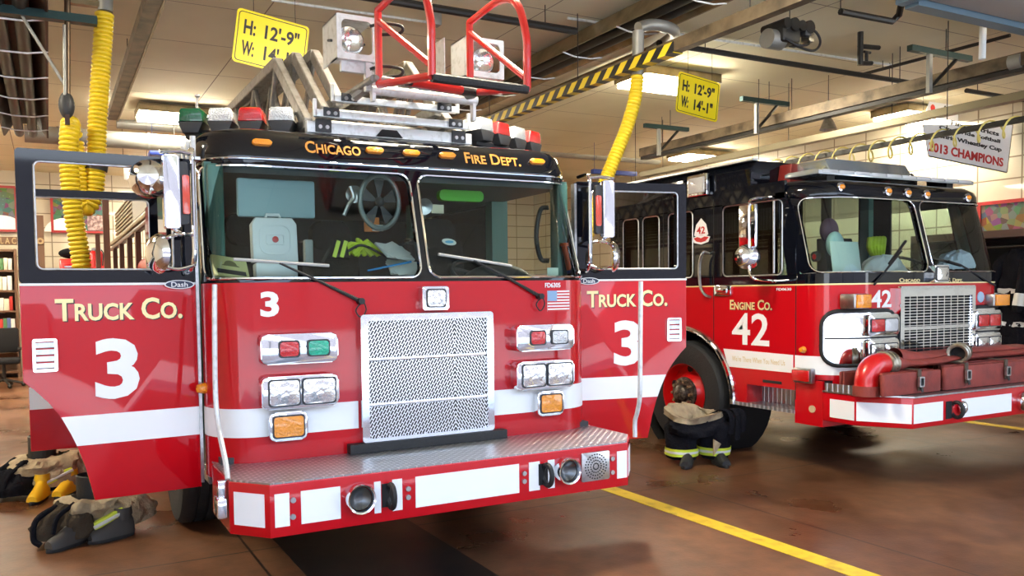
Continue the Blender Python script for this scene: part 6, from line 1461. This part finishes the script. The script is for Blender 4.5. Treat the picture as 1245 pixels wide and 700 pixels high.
for si in range(2, 6):
    xk = at(-14, 300, 'Y', 14.1).x + .0; row = []
    while xk < x1 - .12:
        w_ = random.uniform(.05, .09); h_ = random.uniform(.6, .85) * (zs[1] - zs[0] - .04); ci = random.choice([0, 1, 1, 3, 3, 2, 4])
        o = obj('book', MB().box(xk, xk + w_, 14.02, 14.25, zs[si] + .04, zs[si] + .04 + h_, .004), bcol[ci])
        row.append((o, bw[ci])); xk += w_ + .008
    for k, (o, cn) in enumerate(row[::-1]): tag(o, '%s book, %s from the right on the %s bookcase shelf' % (cn, ('first', 'second', 'third', 'fourth', 'fifth', 'sixth', 'seventh', 'eighth', 'ninth', 'tenth')[k], {2: 'third lowest', 3: 'fourth lowest', 4: 'second highest', 5: 'topmost'}[si]), 'book', 'books on the rear bookcase')
# dark office chair
p = at(4, 446, 'Z', 0); p.y = min(p.y, 12.5); p = Vector((at(4, 430, 'Y', 12.2).x, 12.2, 0))
t = thing('office_chair', 'black office chair at left edge in front of the bookcase', 'chair', tuple(p))
obj('seat', MB().box(p.x - .27, p.x + .27, 11.95, 12.45, .42, .52, .04), seat_m, t); obj('backrest', MB().box(p.x - .25, p.x + .25, 12.38, 12.48, .6, 1.05, .05), seat_m, t)
obj('stem', MB().cyl((p.x, 12.2, .1), (p.x, 12.2, .42), .03), black_m, t)
for i in range(5):
    a = 2 * PI * i / 5; obj('leg', MB().tube([(p.x, 12.2, .14), (p.x + .3 * math.cos(a), 12.2 + .3 * math.sin(a), .06)], .022, 8).sphere((p.x + .3 * math.cos(a), 12.2 + .3 * math.sin(a), .035), .035), black_m, t)
for i in range(2): obj('armrest', MB().box(p.x - .29 + .52 * i, p.x - .23 + .52 * i, 12.0, 12.35, .66, .7, .01).box(p.x - .275 + .52 * i, p.x - .245 + .52 * i, 12.15, 12.2, .5, .67), black_m, t)
# red tool chest, bag, extinguishers
A, Bq = at(72, 313, 'Y', 12.5), at(106, 313, 'Y', 12.5)
t = thing('tool_chest', 'red and silver tool chest seen through the open door window', 'tool chest', ((A.x + Bq.x) / 2, 12.5, 0))
obj('cabinet', MB().box(A.x, Bq.x, 12.5, 13.0, .12, A.z - .02, .02), redplain, t)
for i in range(5): dz = (A.z - .2) / 5; dr_ = obj('drawer', MB().box(A.x + .03, Bq.x - .03, 12.48, 12.5, .15 + i * dz, .12 + (i + .92) * dz, .005), redplain, t); obj('handle', MB().box(A.x + .08, Bq.x - .08, 12.455, 12.48, .12 + (i + .75) * dz, .12 + (i + .82) * dz), chrome, dr_, 0)
for x in (A.x + .08, Bq.x - .08): obj('caster', MB().cyl((x - .02, 12.7, .06), (x + .02, 12.7, .06), .06), rubber, t)
bg = MB().sphere(at(92, 308, 'Y', 12.7), .22, (1.35, .7, .5)); tag(obj('duffel_bag', bg, black_cl), 'black duffel bag lying on top of the red tool chest', 'bag')
for u, lb_ in ((113.5, 'red fire extinguisher just right of the red tool chest'), (121, 'red fire extinguisher between the two brown posts')):
    a = at(u, 310, 'Y', 12.0); b_ = at(u, 345, 'Y', 12.0); t = thing('fire_extinguisher', lb_, 'fire extinguisher', (a.x, 12, b_.z - .1), 'fire extinguishers')
    obj('cylinder', MB().lathe([(.07, 0), (.075, .02), (.075, a.z - b_.z), (.05, a.z - b_.z + .06), (.02, a.z - b_.z + .08)], (a.x, 12, b_.z), (0, 0, 1), 20, True, True), redplain, t)
    obj('valve', MB().box(a.x - .03, a.x + .05, 11.98, 12.02, a.z + .08, a.z + .13), steel, t, 0); obj('hose', MB().tube(catmull([(a.x + .03, 12, a.z + .1), (a.x + .06, 11.93, a.z + .02), (a.x + .04, 11.90, a.z - .2)], 4), .012, 6), rubber, t)
    obj('bracket_stand', MB().cyl((a.x, 12, 0), (a.x, 12, b_.z), .03), black_m, t)
stair_m = mat('brown_post_steel', (.10, .04, .025), .45, .3)
for u, w_, lb_ in ((119, .07, 'slim brown post behind the hanging yellow hose loop'), (130, .10, 'dark brown post right of the hanging yellow hose loop')):
    p_ = at(u, 300, 'Y', 10.6); tag(obj('steel_post', MB().box(p_.x - w_ / 2, p_.x + w_ / 2, 10.55, 10.65, 0, at(u, 238 if u > 125 else 285, 'Y', 10.6).z), stair_m), lb_, 'post')
# wall flag and blue box
t = thing('white_flag', 'white flag with a red mark hanging behind the left spot lamp', 'flag', tuple(at(165, 212, 'Y', 10)))
Yb = 10; c_ = [at(150, 202, 'Y', Yb), at(151, 218, 'Y', Yb), at(178, 224, 'Y', Yb), at(179, 203, 'Y', Yb)]
obj('cloth', MB().prism([(p_.x, p_.z) for p_ in c_], Yb, Yb + .02, 'XZ'), white_let, t, 0); p_ = at(169, 207, 'Y', Yb - .01); obj('red_mark', MB().ring_prism([(p_.x + .1 * math.cos(a), p_.z + .13 * math.sin(a)) for a in [2 * PI * i / 16 for i in range(16)]], [(p_.x + .05 * math.cos(a), p_.z + .08 * math.sin(a)) for a in [2 * PI * i / 16 for i in range(16)]], Yb - .01, Yb), redplain, t, 0)
for p_ in (c_[0], c_[3]): obj('cord', MB().cyl(p_, (p_.x, p_.y, CZ), .004, n=6), black_m, t)
a, b_ = at(182, 182, 'Y', 9), at(205, 189, 'Y', 9); tag(obj('blue_crate', MB().box(a.x, b_.x, 9, 9.3, b_.z, a.z, .01).cyl((a.x + .05, 9.1, a.z - .01), (a.x + .05, 9.1, CZ), .004, n=6), blue_m), 'small blue box hung high behind the left mirror', 'box')
a, b_ = at(722, 205, 'Y', 8), at(775, 214, 'Y', 8); tag(obj('blue_board', MB().box(a.x, b_.x, 8, 8.1, b_.z, a.z, .01).cyl((a.x + .05, 8.05, a.z - .01), (a.x + .05, 8.05, CZ), .004, n=6), blue_m), 'blue board hung high between trucks above right mirror', 'board')
# ------------------------------------------------------------------ light
W_ = bpy.data.worlds.new('sky'); S.world = W_; W_.use_nodes = True; nt = W_.node_tree; bgn = nt.nodes['Background']
tcn = nt.nodes.new('ShaderNodeTexCoord'); spn = nt.nodes.new('ShaderNodeSeparateXYZ'); nt.links.new(tcn.outputs['Generated'], spn.inputs[0])
rmp = nt.nodes.new('ShaderNodeValToRGB'); e = rmp.color_ramp.elements; e[0].position = .0; e[0].color = (.86, .93, 1., 1); e[1].position = .6; e[1].color = (.42, .62, 1., 1)
nt.links.new(spn.outputs[2], rmp.inputs[0]); nt.links.new(rmp.outputs[0], bgn.inputs[0]); bgn.inputs[1].default_value = 2.6
sl = bpy.data.lights.new('sun', 'SUN'); sl.energy = 10.; sl.angle = .02; so = bpy.data.objects.new('sun', sl); COL.objects.link(so)
so.rotation_euler = (math.radians(-38), 0, math.radians(20))   # high over the building, lights the apron outside only
S.view_settings.view_transform = 'Standard'; S.view_settings.look = 'None'; S.view_settings.gamma = 1; S.view_settings.use_curve_mapping = False
S.view_settings.exposure = 1.12
S.cycles.use_denoising = True; S.cycles.max_bounces = 8; S.cycles.transparent_max_bounces = 12; S.cycles.sample_clamp_indirect = 6; S.cycles.caustics_reflective = False; S.cycles.caustics_refractive = False
